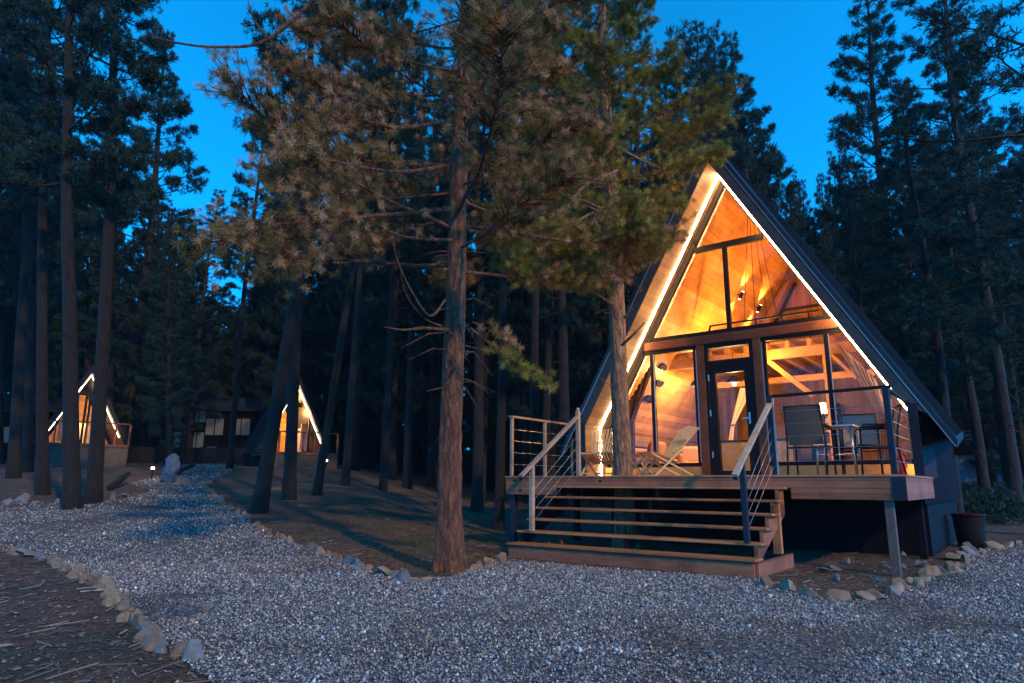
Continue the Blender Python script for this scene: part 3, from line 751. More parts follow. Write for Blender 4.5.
# hero pines -----------------------------------------------------------------
def hero_trunk(path, radf, seed, n=44, step=0.035, depth=0.022):
    """ridged bark: a displaced tube along a path function of height"""
    H = path[1]; fn = path[0]; zs_ = np.arange(-0.15, H, step); vs = []
    for z in zs_:
        c = fn(max(z, 0)); c = Vector((c.x, c.y, z)); r_ = radf(max(0, z))
        for k in range(n):
            t = 2*math.pi*k/n
            p = Vector((math.cos(t)*2.2, math.sin(t)*2.2, z*1.1+seed))
            warp = noise.noise(p*1.3)*0.6
            q = Vector((math.cos(t+warp*.25)*5.5, math.sin(t+warp*.25)*5.5, z*2.0+seed))
            rid = 1-abs(noise.noise(q))*2.6
            rid = max(-1, rid)
            fine = noise.noise(Vector((math.cos(t)*14, math.sin(t)*14, z*9+seed)))
            flare = 1+0.20*math.exp(-max(z, 0)/.30)*math.sin(5*t+seed)+.04*math.sin(3*t+z*1.7)
            rr_ = r_*flare-depth*max(0, rid)**2*(0.4+0.6*r_/0.2)+0.25*depth*fine
            vs.append((c.x+rr_*math.cos(t), c.y+rr_*math.sin(t), z))
    m_ = len(zs_); f = []
    idx = np.arange(m_*n).reshape(m_, n)
    a = idx[:-1]; b = np.roll(idx, -1, 1)[:-1]; c_ = np.roll(idx, -1, 1)[1:]; d = idx[1:]
    f = np.stack([a, b, c_, d], -1).reshape(-1, 4)
    return np_mesh('trunk', np.array(vs), f, 4, True)
def hero_pine(px, py, ground=True, loc=None, H=15, r0=.19, seed=1, bark='bark', fol='fol_hero', label='', **kw):
    x, y = loc if loc else hit(px, py); z = ground_z(x, y)
    root = thing('pine_tree', label, 'pine tree', (x, y, z))
    mb, cm, tr, rad, zs_ = pine_data(seed=seed, H=H, r0=r0, hero=True, **kw)
    tm = hero_trunk((tr, H), rad, seed)
    tk = link('trunk', tm, M[bark], root)
    bo = link('branches', mb.mesh('branches', True), M[bark], root); bo.name = 'branch'
    cm.materials.append(M[fol]); link('crown', cm, None, root)
    return root, tr, rad
def rnd_side(rng, tp):
    # outer left tips of the main pine: dry, warm light painted in paler
    b = rng.beta(1.5, 2.2, len(tp)); q = tp[:, 0]*(-HR[0])+tp[:, 1]*(-HR[1])
    return np.clip(b+0.20*np.clip(q/2.6, 0, 1)*(rng.random(len(tp))), 0, 1)
pm, trM, radM = hero_pine(450, 571, H=15.5, r0=.148, seed=5, label='large rough-barked pine standing at the edge of the gravel', cb=3.7, Rm=3.1, nlimb=104, per=86, nl=.08, w=.0042, K=62, droop=.12, upt=.35, shape='flat', stub=22, rndw=rnd_side)
T_LOC = (-1.34, .75)
def clear_of_gable(q):       # boughs that would grow against the glazed gable have been cut
    u, v, _ = pix(q.x+T_LOC[0], q.y+T_LOC[1], q.z+ground_z(*T_LOC)); return u < 728-(v-160)*.72
pt_, trT, radT = hero_pine(622, 475, loc=T_LOC, H=15.5, r0=.155, seed=8, bark='bark_orange', fol='fol_hero2', label='pine growing up through the deck in front of the cabin', cb=3.9, Rm=2.5, nlimb=110, per=84, nl=.078, w=.0044, K=60, droop=.12, upt=.4, shape='flat', stub=6, keep=clear_of_gable)
def extra_limb(root, pts, r_, fol=None, seed=0, ntuft=0, spread=.25, name='branch', bark='bark'):
    """a limb laid out in world points, with tufts on its outer half"""
    o = root.location; mb = MB(); P_ = [Vector(p)-Vector(o) for p in pts]
    # smooth
    S = []
    for i in range(len(P_)-1):
        p0 = P_[max(i-1, 0)]; p1 = P_[i]; p2 = P_[i+1]; p3 = P_[min(i+2, len(P_)-1)]
        for k in range(5):
            t = k/5; S.append(0.5*((2*p1)+(p2-p0)*t+(2*p0-5*p1+4*p2-p3)*t*t+(3*p1-p0-3*p2+p3)*t**3))
    S.append(P_[-1]); n = len(S)
    mb.tube(S, [r_*(1-0.75*i/(n-1)) for i in range(n)], 7, True)
    rr = random.Random(seed); tp = []; td = []
    for j in range(ntuft):
        s_ = .25+.75*math.sqrt(rr.random()); i = min(n-2, int(s_*(n-1))); q = S[i]; bd = (S[i+1]-S[i]).normalized()
        tw = (bd*.7+Vector((rr.gauss(0, .6), rr.gauss(0, .6), rr.gauss(0.1, .45)))).normalized(); L = rr.uniform(.05, spread)
        e = q+tw*L; mb.tube([q, e], [.005, .003], 3, False)
        tp.append(tuple(e)); td.append(tuple(tw))
    link('branch', mb.mesh('branch', True), M[bark], root)
    if ntuft:
        rng = np.random.default_rng(seed); V_ = tufts(np.array(tp), np.array(td), rng, .085, .0045, 60, 1.9)
        cm = np_mesh('needles', V_, np.arange(len(V_)).reshape(-1, 4), 4, False, np.repeat(rng.beta(1.6, 1.8, ntuft), 60)); cm.materials.append(M[fol])
        link('needle_cluster', cm, None, root)
# limbs and dead boughs of the main pine that read in the photograph
DM = 8.1
extra_limb(pm, [at(447, 330, 8.2), at(425, 328, 8.0), at(404, 330, 7.9), at(384, 327, 7.8)], .028)
extra_limb(pm, [at(470, 328, 8.2), at(492, 345, 8.1), at(515, 362, 8.0), at(548, 383, 7.9)], .018, 'fol_hero2', 31, 46, .16)
extra_limb(pm, [at(472, 322, 8.2), at(490, 330, 8.1), at(512, 348, 8.1)], .012, 'fol_hero', 32, 22, .14)
extra_limb(pm, [at(445, 300, 8.2), at(430, 316, 7.9), at(412, 292, 7.7), at(398, 262, 7.6), at(392, 238, 7.6)], .016)
extra_limb(pm, [at(442, 326, 8.1), at(424, 318, 7.9), at(407, 296, 7.8), at(400, 270, 7.8)], .010)
extra_limb(pm, [at(452, 208, 8.2), at(410, 213, 7.8), at(370, 216, 7.4), at(330, 222, 7.1), at(270, 226, 6.9), at(222, 250, 6.8)], .030, 'fol_hero', 33, 170, .55)
extra_limb(pm, [at(305, 186, 7.0), at(309, 212, 6.95), at(325, 228, 6.9), at(345, 249, 6.85)], .018, None, 1, 0)
extra_limb(pm, [at(454, 165, 8.2), at(400, 172, 7.7), at(352, 165, 7.3), at(315, 160, 7.0), at(282, 176, 6.9)], .028, 'fol_hero', 34, 170, .5)
extra_limb(pm, [at(452, 240, 8.2), at(400, 236, 7.8), at(352, 214, 7.5), at(300, 235, 7.2), at(288, 262, 7.1)], .022, 'fol_hero', 35, 150, .45)
extra_limb(pm, [at(452, 120, 8.2), at(400, 128, 7.8), at(350, 120, 7.5), at(300, 135, 7.3)], .030, 'fol_hero', 36, 150, .5)
extra_limb(pm, [at(357, 216, 7.3), at(356, 234, 7.3), at(353, 262, 7.3)], .006)
extra_limb(pm, [at(340, 216, 7.1), at(342, 240, 7.1)], .005)
extra_limb(pm, [at(452, -90, 8.3), at(390, -60, 8.0), at(330, -22, 7.8), at(300, 14, 7.7), at(262, 42, 7.6), at(222, 47, 7.5), at(184, 44, 7.4), at(150, 36, 7.4)], .034)
extra_limb(pm, [at(268, 38, 7.6), at(252, 16, 7.6), at(246, -12, 7.6)], .012)
# broken limbs of the pine on the deck
DT = 10.6
for L_ in ([at(617, 222, DT), at(606, 214, DT-.2), at(590, 203, DT-.4), at(560, 192, DT-.7)], [at(624, 222, DT), at(634, 220, DT-.2), at(644, 216, DT-.2)],
           [at(624, 195, DT), at(634, 192, DT-.3), at(642, 200, DT-.4)], [at(624, 318, DT-.1), at(633, 308, DT-.3)],
           [at(622, 345, DT-.15), at(634, 334, DT-.4), at(645, 322, DT-.5)]):
    extra_limb(pt_, L_, .028 if len(L_) > 2 else .022, None, 2, 0, bark='bark_orange')
extra_limb(pt_, [at(622, 150, DT), at(660, 168, DT-.2), at(690, 165, DT-.3), at(722, 152, DT-.4)], .022, 'fol_hero2', 41, 150, .25, bark='bark_orange')
extra_limb(pt_, [at(622, 250, DT), at(646, 262, DT-.2), at(668, 248, DT-.3)], .012, 'fol_hero2', 42, 40, .2, bark='bark_orange')
extra_limb(pt_, [at(618, 200, DT), at(570, 225, DT-.5), at(540, 250, DT-.8), at(520, 262, DT-1.0)], .024, 'fol_hero2', 43, 190, .5, bark='bark_orange')
extra_limb(pt_, [at(618, 170, DT), at(580, 190, DT-.4), at(560, 232, DT-.6), at(585, 268, DT-.7)], .022, 'fol_hero2', 44, 170, .45, bark='bark_orange')
# ------------------------------------------------------------------ the A-frame cabin
XC, S = -0.0274, 0.5765
ZS, ZTH, ZO, ZK = 5.6885, 6.057, 6.18, 0.978
YF, YL, YG, YB, YR = 1.94, 2.507, 2.74, 7.9, 8.2
def sx(z0, z): return S*(z0-z)          # half width of the slope with apex z0 at height z
cab = thing('a_frame_cabin', 'glowing timber A-frame cabin with a fully glazed gable and lit roof edges', 'cabin', (XC, 5.0, -1.15))
KX = sx(ZS, ZK)                          # inner face of the knee wall (2.715)
KIN, KOUT = KX-0.03, KX+0.05
def slope_band(mb, z0a, z0b, zlow, y0, y1, side, zlow2=None):
    """slab between the slope with apex z0a and the one with apex z0b, down to zlow"""
    zl2 = zlow if zlow2 is None else zlow2
    P_ = [(XC, z0a), (XC+side*sx(z0a, zlow), zlow), (XC+side*sx(z0b, zl2), zl2), (XC, z0b)]
    mb.prism(P_, y0, y1)
for side in (-1, 1):
    mb = MB(); slope_band(mb, ZS+0.035, ZTH, ZK+.01, YF+0.025, YR-.1, side)
    fl, rl_z = 0.40, 0.90                # the eave: front corner lower than the rear one
    def col_(y, zl): return [(XC, y, ZTH+.002), (XC+side*sx(ZTH+.002, zl), y, zl), (XC+side*sx(ZTH+.002, zl), y, zl+(ZO-ZTH)), (XC, y, ZO)]
    a_ = col_(YF+.025, fl); b_ = col_(YR, rl_z)
    mb.add(a_+b_, [(0, 1, 2, 3), (7, 6, 5, 4)]+[(i, (i+1) % 4, (i+1) % 4+4, i+4) for i in range(4)]); mb.build('roof', M['roof'], cab)
    mb = MB()
    for k in range(13):                  # raised seams of the metal sheets
        y = YF+0.35+k*0.46; zz = fl+(rl_z-fl)*(y-YF)/(YR-YF)+.14
        a = Vector((XC+side*0.03, y, ZO-.03)); b = Vector((XC+side*sx(ZO, zz), y, zz)); n_ = Vector((side*.866, 0, .5))
        mb.bar(a+n_*.022, b+n_*.008, .016, .022, up=(0, 1, 0))
    mb.build('roof_seam', M['roof'], cab)
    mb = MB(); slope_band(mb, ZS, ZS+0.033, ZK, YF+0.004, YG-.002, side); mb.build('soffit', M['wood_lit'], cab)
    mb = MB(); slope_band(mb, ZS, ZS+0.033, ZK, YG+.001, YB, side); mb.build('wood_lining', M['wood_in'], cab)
    mb = MB(); slope_band(mb, ZS+0.004, ZTH, ZK+.03, YF-0.014, YF+0.022, side, ZK-.10); mb.build('fascia_board', M['fascia'], cab)
    mb = MB(); slope_band(mb, ZTH+0.004, ZO+0.012, 0.40, YF-0.022, YF+0.022, side, 0.50); mb.build('roof_edge', M['roof'], cab)
    mb = MB(); slope_band(mb, ZTH-0.020, ZTH+0.002, 0.40, YF-0.024, YF-0.015, side, 0.41); mb.build('drip_trim', M['trim'], cab)
    # knee wall with the projecting side wing
    mb = MB(); a, b = sorted((XC+side*KX, XC+side*(KX+.05))); mb.box(a, b, YF+0.006, YB, 0.003, ZK); mb.build('side_lining', M['wood_lit'], cab)
    mb = MB(); a, b = sorted((XC+side*(KX+.053), XC+side*(KX+.09))); mb.box(a, b, YF+0.03, 3.96, 0.0, ZK+.12); mb.build('side_panel', M['panel'], cab)
    mb = MB(); a, b = sorted((XC+side*(KX+.053), XC+side*(KX+.085))); mb.box(a, b, 3.963, YB+.05, -.38, ZK+.12); mb.box(a, b, YF+.03, 3.96, -.38, -0.003); mb.build('side_wall', M['wall_dark'], cab)
    mb = MB(); a, b = sorted((XC+side*(KX+.002), XC+side*(KX+.13))); mb.box(a, b, YF-.03, YF+.004, 0.002, ZK+.06); mb.build('wing_post', M['navy'], cab)
    mb = MB(); a, b = sorted((XC+side*(KX+.10), XC+side*(KX+.118))); mb.box(a, b, YF+.006, YF+.05, 0.0, ZK-.03); mb.build('corner_trim', M['trim'], cab)
    for k in range(4):
        mb = MB(); mb.tube([(XC+side*(KX+.09), 2.42, .22+.21*k), (XC+side*(KX+.10), 2.42, .22+.21*k)], .014, 8); mb.build('panel_screw', M['steel'], cab)
    # LED strip: slope piece and short upright piece
    mb = MB(); px_ = lambda z0, z, d: XC+side*(sx(z0, z))
    zl = ZS-0.002; pr = .105 if side > 0 else .045
    a1 = (XC+side*0.004, YL, zl-.004); 
    mb.prism([(XC, zl), (XC+side*sx(zl, ZK-.01), ZK-.01), (XC+side*(sx(zl, ZK-.01)-pr*.55), ZK-.01), (XC, zl-pr)], YL-.012, YL+.012)
    xa, xb = sorted((XC+side*(KX-.003), XC+side*(KX-.025)))
    mb.box(xa, xb, YL-.012, YL+.012, 0.02, ZK-.012)
    mb.build('led_strip', M['led'], cab)
# back gable, floors
mb = MB(); mb.prism([(XC-KX, 0.0), (XC+KX, 0.0), (XC+KX, ZK), (XC, ZS), (XC-KX, ZK)], YB+.004, YB+.07); mb.build('back_wall', M['wood_back'], cab)
mb = MB(); mb.prism([(XC-sx(ZO, .52)+.1, .52), (XC+sx(ZO, .52)-.1, .52), (XC, ZO-.1)], YB+.074, YB+.12); mb.build('rear_cladding', M['wall_dark'], cab)
mb = MB(); mb.box(XC-KX, XC+KX, YG-.05, YB, -.06, -.002); mb.build('floor', M['wood_floor'], cab)
mb = MB(); mb.box(XC-KX-.05, XC+KX+.05, YG+.1, YB+.05, -.38, -.064); mb.build('floor_frame', M['black'], cab)
for x in (-2.6, -0.9, .9, 2.6):
    for y in (3.6, 5.8, 7.8):
        mb = MB(); z = ground_z(x, y); mb.box(x-.07, x+.07, y-.07, y+.07, z-.2, -.38); mb.build('pile', M['black'], cab)
mb = MB(); mb.box(XC-KX, XC+KX, YG+.16, YG+.20, -1.35, -.385); mb.box(XC+KX-.04, XC+KX, YG+.202, YB, -1.35, -.385); mb.build('added_underfloor_skirt', M['black'], cab)  # closed black skirt added to keep sky light out of the underfloor
# glazing: frame bars that follow the slope
def glazing():
    ZG = 5.4996; ZB0, ZB1, ZB2, ZB3 = 2.38, 2.455, 2.615, 2.70
    y0, y1 = YG-.045, YG+.045
    for side in (-1, 1):
        mb = MB(); slope_band(mb, ZS-.003, ZG, ZK, y0, y1, side); 
        xa, xb = sorted((XC+side*(KX-.002), XC+side*(sx(ZG, ZK))))
        mb.box(xa, xb, y0, y1, 0.003, ZK-.003); mb.build('gable_frame', M['grey_frame'], cab)
    w = lambda z: sx(ZG, z)
    mb = MB(); mb.box(XC-w(4.38)-.0, XC+w(4.38), y0+.006, y1-.006, 4.275, 4.385); mb.build('transom_bar', M['dark_metal'], cab)
    mb = MB(); mb.box(XC-w(ZB3), XC+w(ZB3), y0+.006, y1-.006, ZB2+.002, ZB3); mb.build('upper_sill_bar', M['dark_metal'], cab)
    mb = MB(); mb.box(-.135, -.055, y0+.01, y1-.01, ZB3+.002, 4.272); mb.build('upper_mullion', M['dark_metal'], cab)
    mb = MB(); mb.box(XC-w(ZB2)-.1, XC+w(ZB2)+.1, y0-.035, y1, ZB1, ZB2, .006); mb.build('crossbeam', M['beam'], cab)
    for xa, xb in ((-.735, -.585), (.318, .452)):
        mb = MB(); mb.box(xa, xb, y0-.03, y1, 0.002, ZB1-.003, .006); mb.build('door_post', M['beam'], cab)
    # lower windows
    def lower(side, xin, xmull, name):
        fr = cab_frame = MB()
        out = side*(w(ZB0))+XC
        xo = XC+side*sx(ZG, 1.0); f = MB()
        a, b = sorted((xin, XC+side*(w(ZB0)+.02))); f.box(a, b, y0, y1-.01, ZB0, ZB1-.003)
        a, b = sorted((xin, xin+side*.07)); f.box(a, b, y0, y1-.01, .27, ZB0-.002)
        a, b = sorted((xin, XC+side*(KX-.06))); f.box(a, b, y0, y1-.01, .20, .268)
        a, b = sorted((xmull-.035, xmull+.035)); f.box(a, b, y0+.004, y1-.012, .27, ZB0-.002)
        fo = f.build('window_frame', M['dark_metal'], cab)
        a, b = sorted((xin+side*.004, xin+side*.022)); 
        t = MB(); t.box(a, b, y0-.006, y0-.001, .27, ZB0-.01); 
        a, b = sorted((xmull+.036, xmull+.052)); t.box(a, b, y0-.004, y0+.002, .27, ZB0-.01)
        t.build('bead', M['trim'], fo)
        g = MB(); zz = (1.0, ZB0)
        g.prism([(xin, .268), (XC+side*(sx(ZG, 1.0)-.0), .268), (XC+side*sx(ZG, 1.0), 1.0), (XC+side*w(ZB0), ZB0), (xin, ZB0)], YG+.0, YG+.006)
        g.build('pane', M['glass'], fo)
        s_ = MB(); a, b = sorted((xin, XC+side*(KX-.004))); s_.box(a, b, y0-.012, y1, 0.002, .197); s_.build('sill_panel', M['beam_light'], cab)
    lower(-1, -.738, -1.66, 'l'); lower(1, .455, 1.53, 'r')
    g = MB(); g.prism([(XC-w(ZB3), ZB3), (XC+w(ZB3), ZB3), (XC+w(4.275), 4.275), (XC-w(4.275), 4.275)], YG, YG+.006); g.build('upper_pane', M['glass'], cab)
    g = MB(); g.prism([(XC-w(4.387), 4.387), (XC+w(4.387), 4.387), (XC, ZG)], YG, YG+.006); g.build('top_pane', M['glass'], cab)
    # door with transom light
    x0, x1 = -.582, .315
    d = MB(); d.box(x0, x0+.07, y0-.02, y1, 0.002, ZB1-.003); d.box(x1-.07, x1, y0-.02, y1, 0.002, ZB1-.003)
    d.box(x0+.072, x1-.072, y0-.02, y1, 2.36, ZB1-.003); d.box(x0+.072, x1-.072, y0-.02, y1, 2.03, 2.12)
    dd = d.build('door_frame', M['dark_metal'], cab)
    g = MB(); g.box(x0+.07, x1-.07, YG, YG+.005, 2.12, 2.36); g.build('transom_pane', M['glass'], dd)
    d = MB(); a, b = x0+.074, x1-.074
    d.box(a, a+.11, y0-.012, y1-.02, .02, 2.026); d.box(b-.11, b, y0-.012, y1-.02, .02, 2.026); d.box(a+.112, b-.112, y0-.012, y1-.02, 1.88, 2.026); d.box(a+.112, b-.112, y0-.012, y1-.02, .02, .12)
    dr = d.build('door', M['dark_metal'], cab)
    g = MB(); g.box(a+.10, b-.10, YG-.01, YG-.004, .11, 1.89); g.build('pane', M['glass'], dr)
    h = MB(); h.box(b-.075, b-.045, y0-.022, y0-.012, .93, 1.13); h.bar((b-.06, y0-.05, 1.03), (b-.18, y0-.05, 1.03), .018, .018); h.bar((b-.06, y0-.055, 1.03), (b-.06, y0-.01, 1.03), .016, .016)
    h.build('handle', M['steel'], dr)
    h = MB()
    for z in (.35, 1.1, 1.75): h.tube([(x0+.065, y0-.03, z), (x0+.065, y0-.03, z+.11)], .013, 8)
    h.build('hinge', M['steel'], dr)
glazing()
# loft
mb = MB(); mb.box(XC-sx(ZS, 2.62), XC+sx(ZS, 2.62), 4.26, YB, 2.62, 2.66); mb.build('loft_floor', M['wood_floor'], cab)
mb = MB(); mb.box(XC-sx(ZS, 2.32), XC+sx(ZS, 2.32), 4.16, 4.25, 2.30, 2.50, .004); mb.build('loft_beam', M['beam_light'], cab)
for k in range(9):
    x = -1.5+k*.4
    mb = MB(); mb.box(x, x+.07, 4.10, YB, 2.503, 2.617); mb.build('loft_joist', M['beam_light'], cab)
mb = MB(); mb.box(XC-sx(ZS, 2.16), XC+sx(ZS, 2.16), 6.2, 6.28, 2.12, 2.26, .004); mb.build('loft_beam', M['beam_light'], cab)
mb = MB(); mb.bar((.12, 4.205, 2.30), (.92, 4.205, 1.52), .09, .15, up=(0, 1, 0)); mb.build('brace', M['beam_light'], cab)
mb = MB(); mb.bar((1.06, 5.2, 2.50), (1.5, 5.2, 1.95), .06, .06, up=(0, 1, 0)); mb.build('brace', M['beam_light'], cab)
mb = MB(); mb.box(.93, 1.02, 5.15, 5.24, 0.002, 2.50, .004); mb.build('loft_post', M['beam_light'], cab)
mb = MB()
rl = [(-1.22, 4.35, 2.66), (-1.05, 4.35, 3.20), (1.12, 4.35, 3.20)]
mb.bar(rl[0], rl[1], .035, .035, up=(0, 1, 0)); mb.bar((-1.06, 4.35, 3.19), rl[2], .035, .035)
mb.bar((-1.13, 4.35, 2.92), (1.2, 4.35, 2.92), .02, .02)
for x in (-.62, -.1, .42, .92): mb.bar((x, 4.35, 2.66), (x, 4.35, 3.18), .03, .03, up=(0, 1, 0))
mb.build('loft_railing', M['dark_metal'], cab)
# rear gable window frame seen in the loft
mb = MB(); mb.bar((-.95, YB-.04, 3.4), (-.12, YB-.04, 4.85), .07, .06, up=(0, 1, 0)); mb.bar((-.80, YB-.04, 3.7), (1.0, YB-.04, 3.7), .05, .05); mb.bar((-.45, YB-.04, 4.2), (.8, YB-.04, 4.2), .05, .05)
mb.build('rear_window_frame', M['dark_metal'], cab)
mb = MB(); mb.box(-KX+XC+.002, -KX+XC+.06, YG+.06, YB-.01, .60, .68); mb.build('dado_rail', M['black'], cab)

# ------------------------------------------------------------------ deck, stairs and railings
deck = thing('wooden_deck', 'raised brown timber deck with open stairs and cable railings', 'deck', (0, 1.2, -1.15))
DL, DR = -3.168, 2.821
mb = MB(); mb.box(DL+.01, DR-.01, .03, YG-.055, -.04, -.006); mb.build('decking', M['deck'], deck)
mb = MB(); mb.box(DL-.01, DR+.012, -.022, .028, -.028, 0.0, .004); mb.box(DR-.028, DR+.012, .03, 2.73, -.028, 0.0, .004); mb.box(DL-.01, DL+.03, .03, 2.2, -.028, 0, .004); mb.build('edge_board', M['tread'], deck)
mb = MB(); mb.box(DL, DR, -.01, .028, -.165, -.030, .003); mb.build('fascia', M['fascia_wood'], deck)
mb = MB(); mb.box(DL, -1.99, -.008, .028, -.305, -.168, .003); mb.build('fascia', M['fascia_wood'], deck)
mb = MB(); mb.box(1.50, DR, -.008, .028, -.305, -.168, .003); mb.build('fascia', M['fascia_wood'], deck)
mb = MB(); mb.box(DR-.036, DR, .030, 2.73, -.305, -.030, .003); mb.build('fascia', M['fascia_wood'], deck)
mb = MB(); mb.box(DL, DL+.036, .030, 2.2, -.305, -.030, .003); mb.build('fascia', M['fascia_wood'], deck)
mb = MB()
for k in range(9):
    y = .3+k*.29; mb.box(DL+.04, DR-.04, y, y+.045, -.20, -.042)
mb.build('joist', M['post_old'], deck)
for x, y, w_, mt in ((2.60, .09, .10, 'post_old'), (DL+.10, .09, .10, 'navy'), (2.62, 2.5, .10, 'black'), (-3.0, 2.0, .10, 'black'), (0.4, 2.4, .10, 'black'), (-1.2, 2.4, .10, 'black')):  # inner posts black: the shade under the deck is put into their colour
    z = ground_z(x, y)
    mb = MB(); mb.box(x-w_/2, x+w_/2, y-w_/2+.0, y+w_/2, z-.15, -.043 if y > .3 else -.205, .006); mb.build('support_post', M[mt], deck)
for x, z in ((-2.98, -.075), (-2.86, -.235), (-1.32, -.085)):     # dark knots and holes of the fascia
    mb = MB(); mb.lathe((0, 0, 0), [(0.0, 0), (.022, .001), (.026, -.002)], 9); mb.v = [(x+a*1.2, -.0115-c, z+b*.7) for a, b, c in mb.v]; mb.build('knot', M['black'], deck)
# stairs
st = MB(); XL, XR, RUN, RISE = -2.039, 1.4545, .2417, .158
stair = bpy.data.objects.new('stairs', None); COL.objects.link(stair); stair.parent = deck
for k in range(1, 7):
    mb = MB(); y = -k*RUN; z = -k*RISE; ex = 0 if k < 6 else .0
    mb.box(XL-.0, XR+.0, y, y+.285, z-.030, z, .006); mb.build('tread', M['tread'], stair)
mb = MB(); mb.box(XL+.02, XR-.03, -6*RUN+.03, -6*RUN+.07, -1.17, -6*RISE-.033, .003); mb.build('skirt_board', M['fascia_wood'], stair)
for x in (XR-.028, XL+.018):
    mb = MB(); mb.box(x, x+.036, -6*RUN+.072, .02, -1.17, -6*RISE-.034, .003); mb.build('skirt_board', M['fascia_wood'], stair)
for x in (XL+.06, -.3, XR-.09):     # saw-tooth stringers; shade under the stairs painted as black on two
    pts = [(-6*RUN+.06, -1.12), (-6*RUN+.06, -6*RISE-.033)]
    for k in range(6, 1, -1): pts += [(-k*RUN+.25, -k*RISE-.033), (-k*RUN+.25, -(k-1)*RISE-.033)]
    pts += [(-.005, -RISE-.033), (-.005, -.50)]
    mb = MB(); n = len(pts); vs = [(x, a, b) for a, b in pts]+[(x+.04, a, b) for a, b in pts]
    mb.add(vs, [tuple(range(n)), tuple(range(2*n-1, n-1, -1))]+[(i, i+n, (i+1) % n+n, (i+1) % n) for i in range(n)]); mb.build('stringer', M['black' if x < 1 else 'fascia_wood'], stair)
mb = MB(); mb.box(1.33, 1.43, -.36, -.28, -.97, -.33, .004); mb.build('inner_post', M['tread'], stair)
# railings
def cable(mb, a, b, r_=.0032): mb.tube([a, b], r_, 5, False)
def railing(name_label): 
    r_ = bpy.data.objects.new('railing', None); COL.objects.link(r_); r_.parent = deck; r_['label'] = name_label; return r_
rl_ = railing('left side railing with pale posts and steel cables')
for y in (.07, 1.08, 2.03):
    mb = MB(); mb.box(-3.125, -3.075, y-.025, y+.025, 0.0, 1.0, .004); mb.build('post', M['rail_wood'], rl_)
mb = MB(); mb.bar((-3.1, .03, 1.018), (-3.1, 2.06, 1.018), .075, .034); mb.build('handrail', M['rail_wood'], rl_)
mb = MB()
for k in range(4): cable(mb, (-3.1, .07, .2+.2*k), (-3.1, 2.03, .2+.2*k))
mb.build('cable', M['wire'], rl_)
def stair_rail(x, label, top_post_mat, newel_mat, zt):
    r2 = railing(label)
    mb = MB(); mb.box(x-.03, x+.03, -.005+.035, .095, 0.001, zt, .005); mb.build('post', M[top_post_mat], r2)
    mb = MB(); mb.box(x-.032, x+.032, -1.255, -1.191, -5*RISE+.001, .125, .005); mb.build('newel_post', M[newel_mat], r2)
    mb = MB(); mb.bar((x, -1.50, -.03), (x, .06, .955), .066, .034, up=(0, 0, 1)); mb.build('handrail', M['rail_wood'], r2)
    mb = MB(); mb.bar((x, -1.49, -.066), (x, .05, .918), .045, .030, up=(0, 0, 1)); mb.build('rail_channel', M['navy'], r2)
    mb = MB()
    for k in range(4): cable(mb, (x, -1.22, -.25-.14*k), (x, .03, .62-.17*k))
    mb.build('cable', M['wire'], r2); return r2
a = stair_rail(-1.75, 'left stair railing with pale posts', 'rail_wood', 'rail_wood', 1.03)
mb = MB(); mb.lathe((-1.75, .065, 1.03), [(.0, .06), (.022, .055), (.03, .03), (.022, .008), (.03, 0), (.03, -.005)], 12); mb.build('finial', M['rail_wood'], a)
a = stair_rail(1.30, 'right stair railing with dark blue posts', 'navy', 'navy', 1.06)
r3 = railing('front railing with black top bar right of the stairs')
mb = MB(); mb.box(2.665, 2.735, .03, .10, -.0, 1.05, .005); mb.build('post', M['navy'], r3)
mb = MB(); mb.box(2.67, 2.815, -.020, -.0105, -.300, -.032); mb.build('corner_shade_plate', M['navy'], r3)  # dark sheet standing in for the shadow band at the fascia corner
mb = MB(); mb.bar((1.27, .065, 1.045), (2.76, .065, 1.065), .06, .035); mb.build('top_rail', M['dark_metal'], r3)
mb = MB()
for k in range(5): cable(mb, (1.33, .065, .17+.165*k), (2.67, .065, .18+.165*k))
mb.build('cable', M['wire'], r3)
mb = MB(); mb.box(1.334, 1.352, .045, .06, 0, 1.02); mb.build('upright', M['trim'], r3)
r4 = railing('short right side railing back to the cabin wing')
mb = MB(); mb.bar((2.70, .10, 1.055), (2.70, 1.90, 1.055), .05, .035); mb.build('top_rail', M['dark_metal'], r4)
mb = MB()
for k in range(5): cable(mb, (2.70, .10, .17+.165*k), (2.70, 1.90, .17+.165*k))
mb.build('cable', M['wire'], r4)

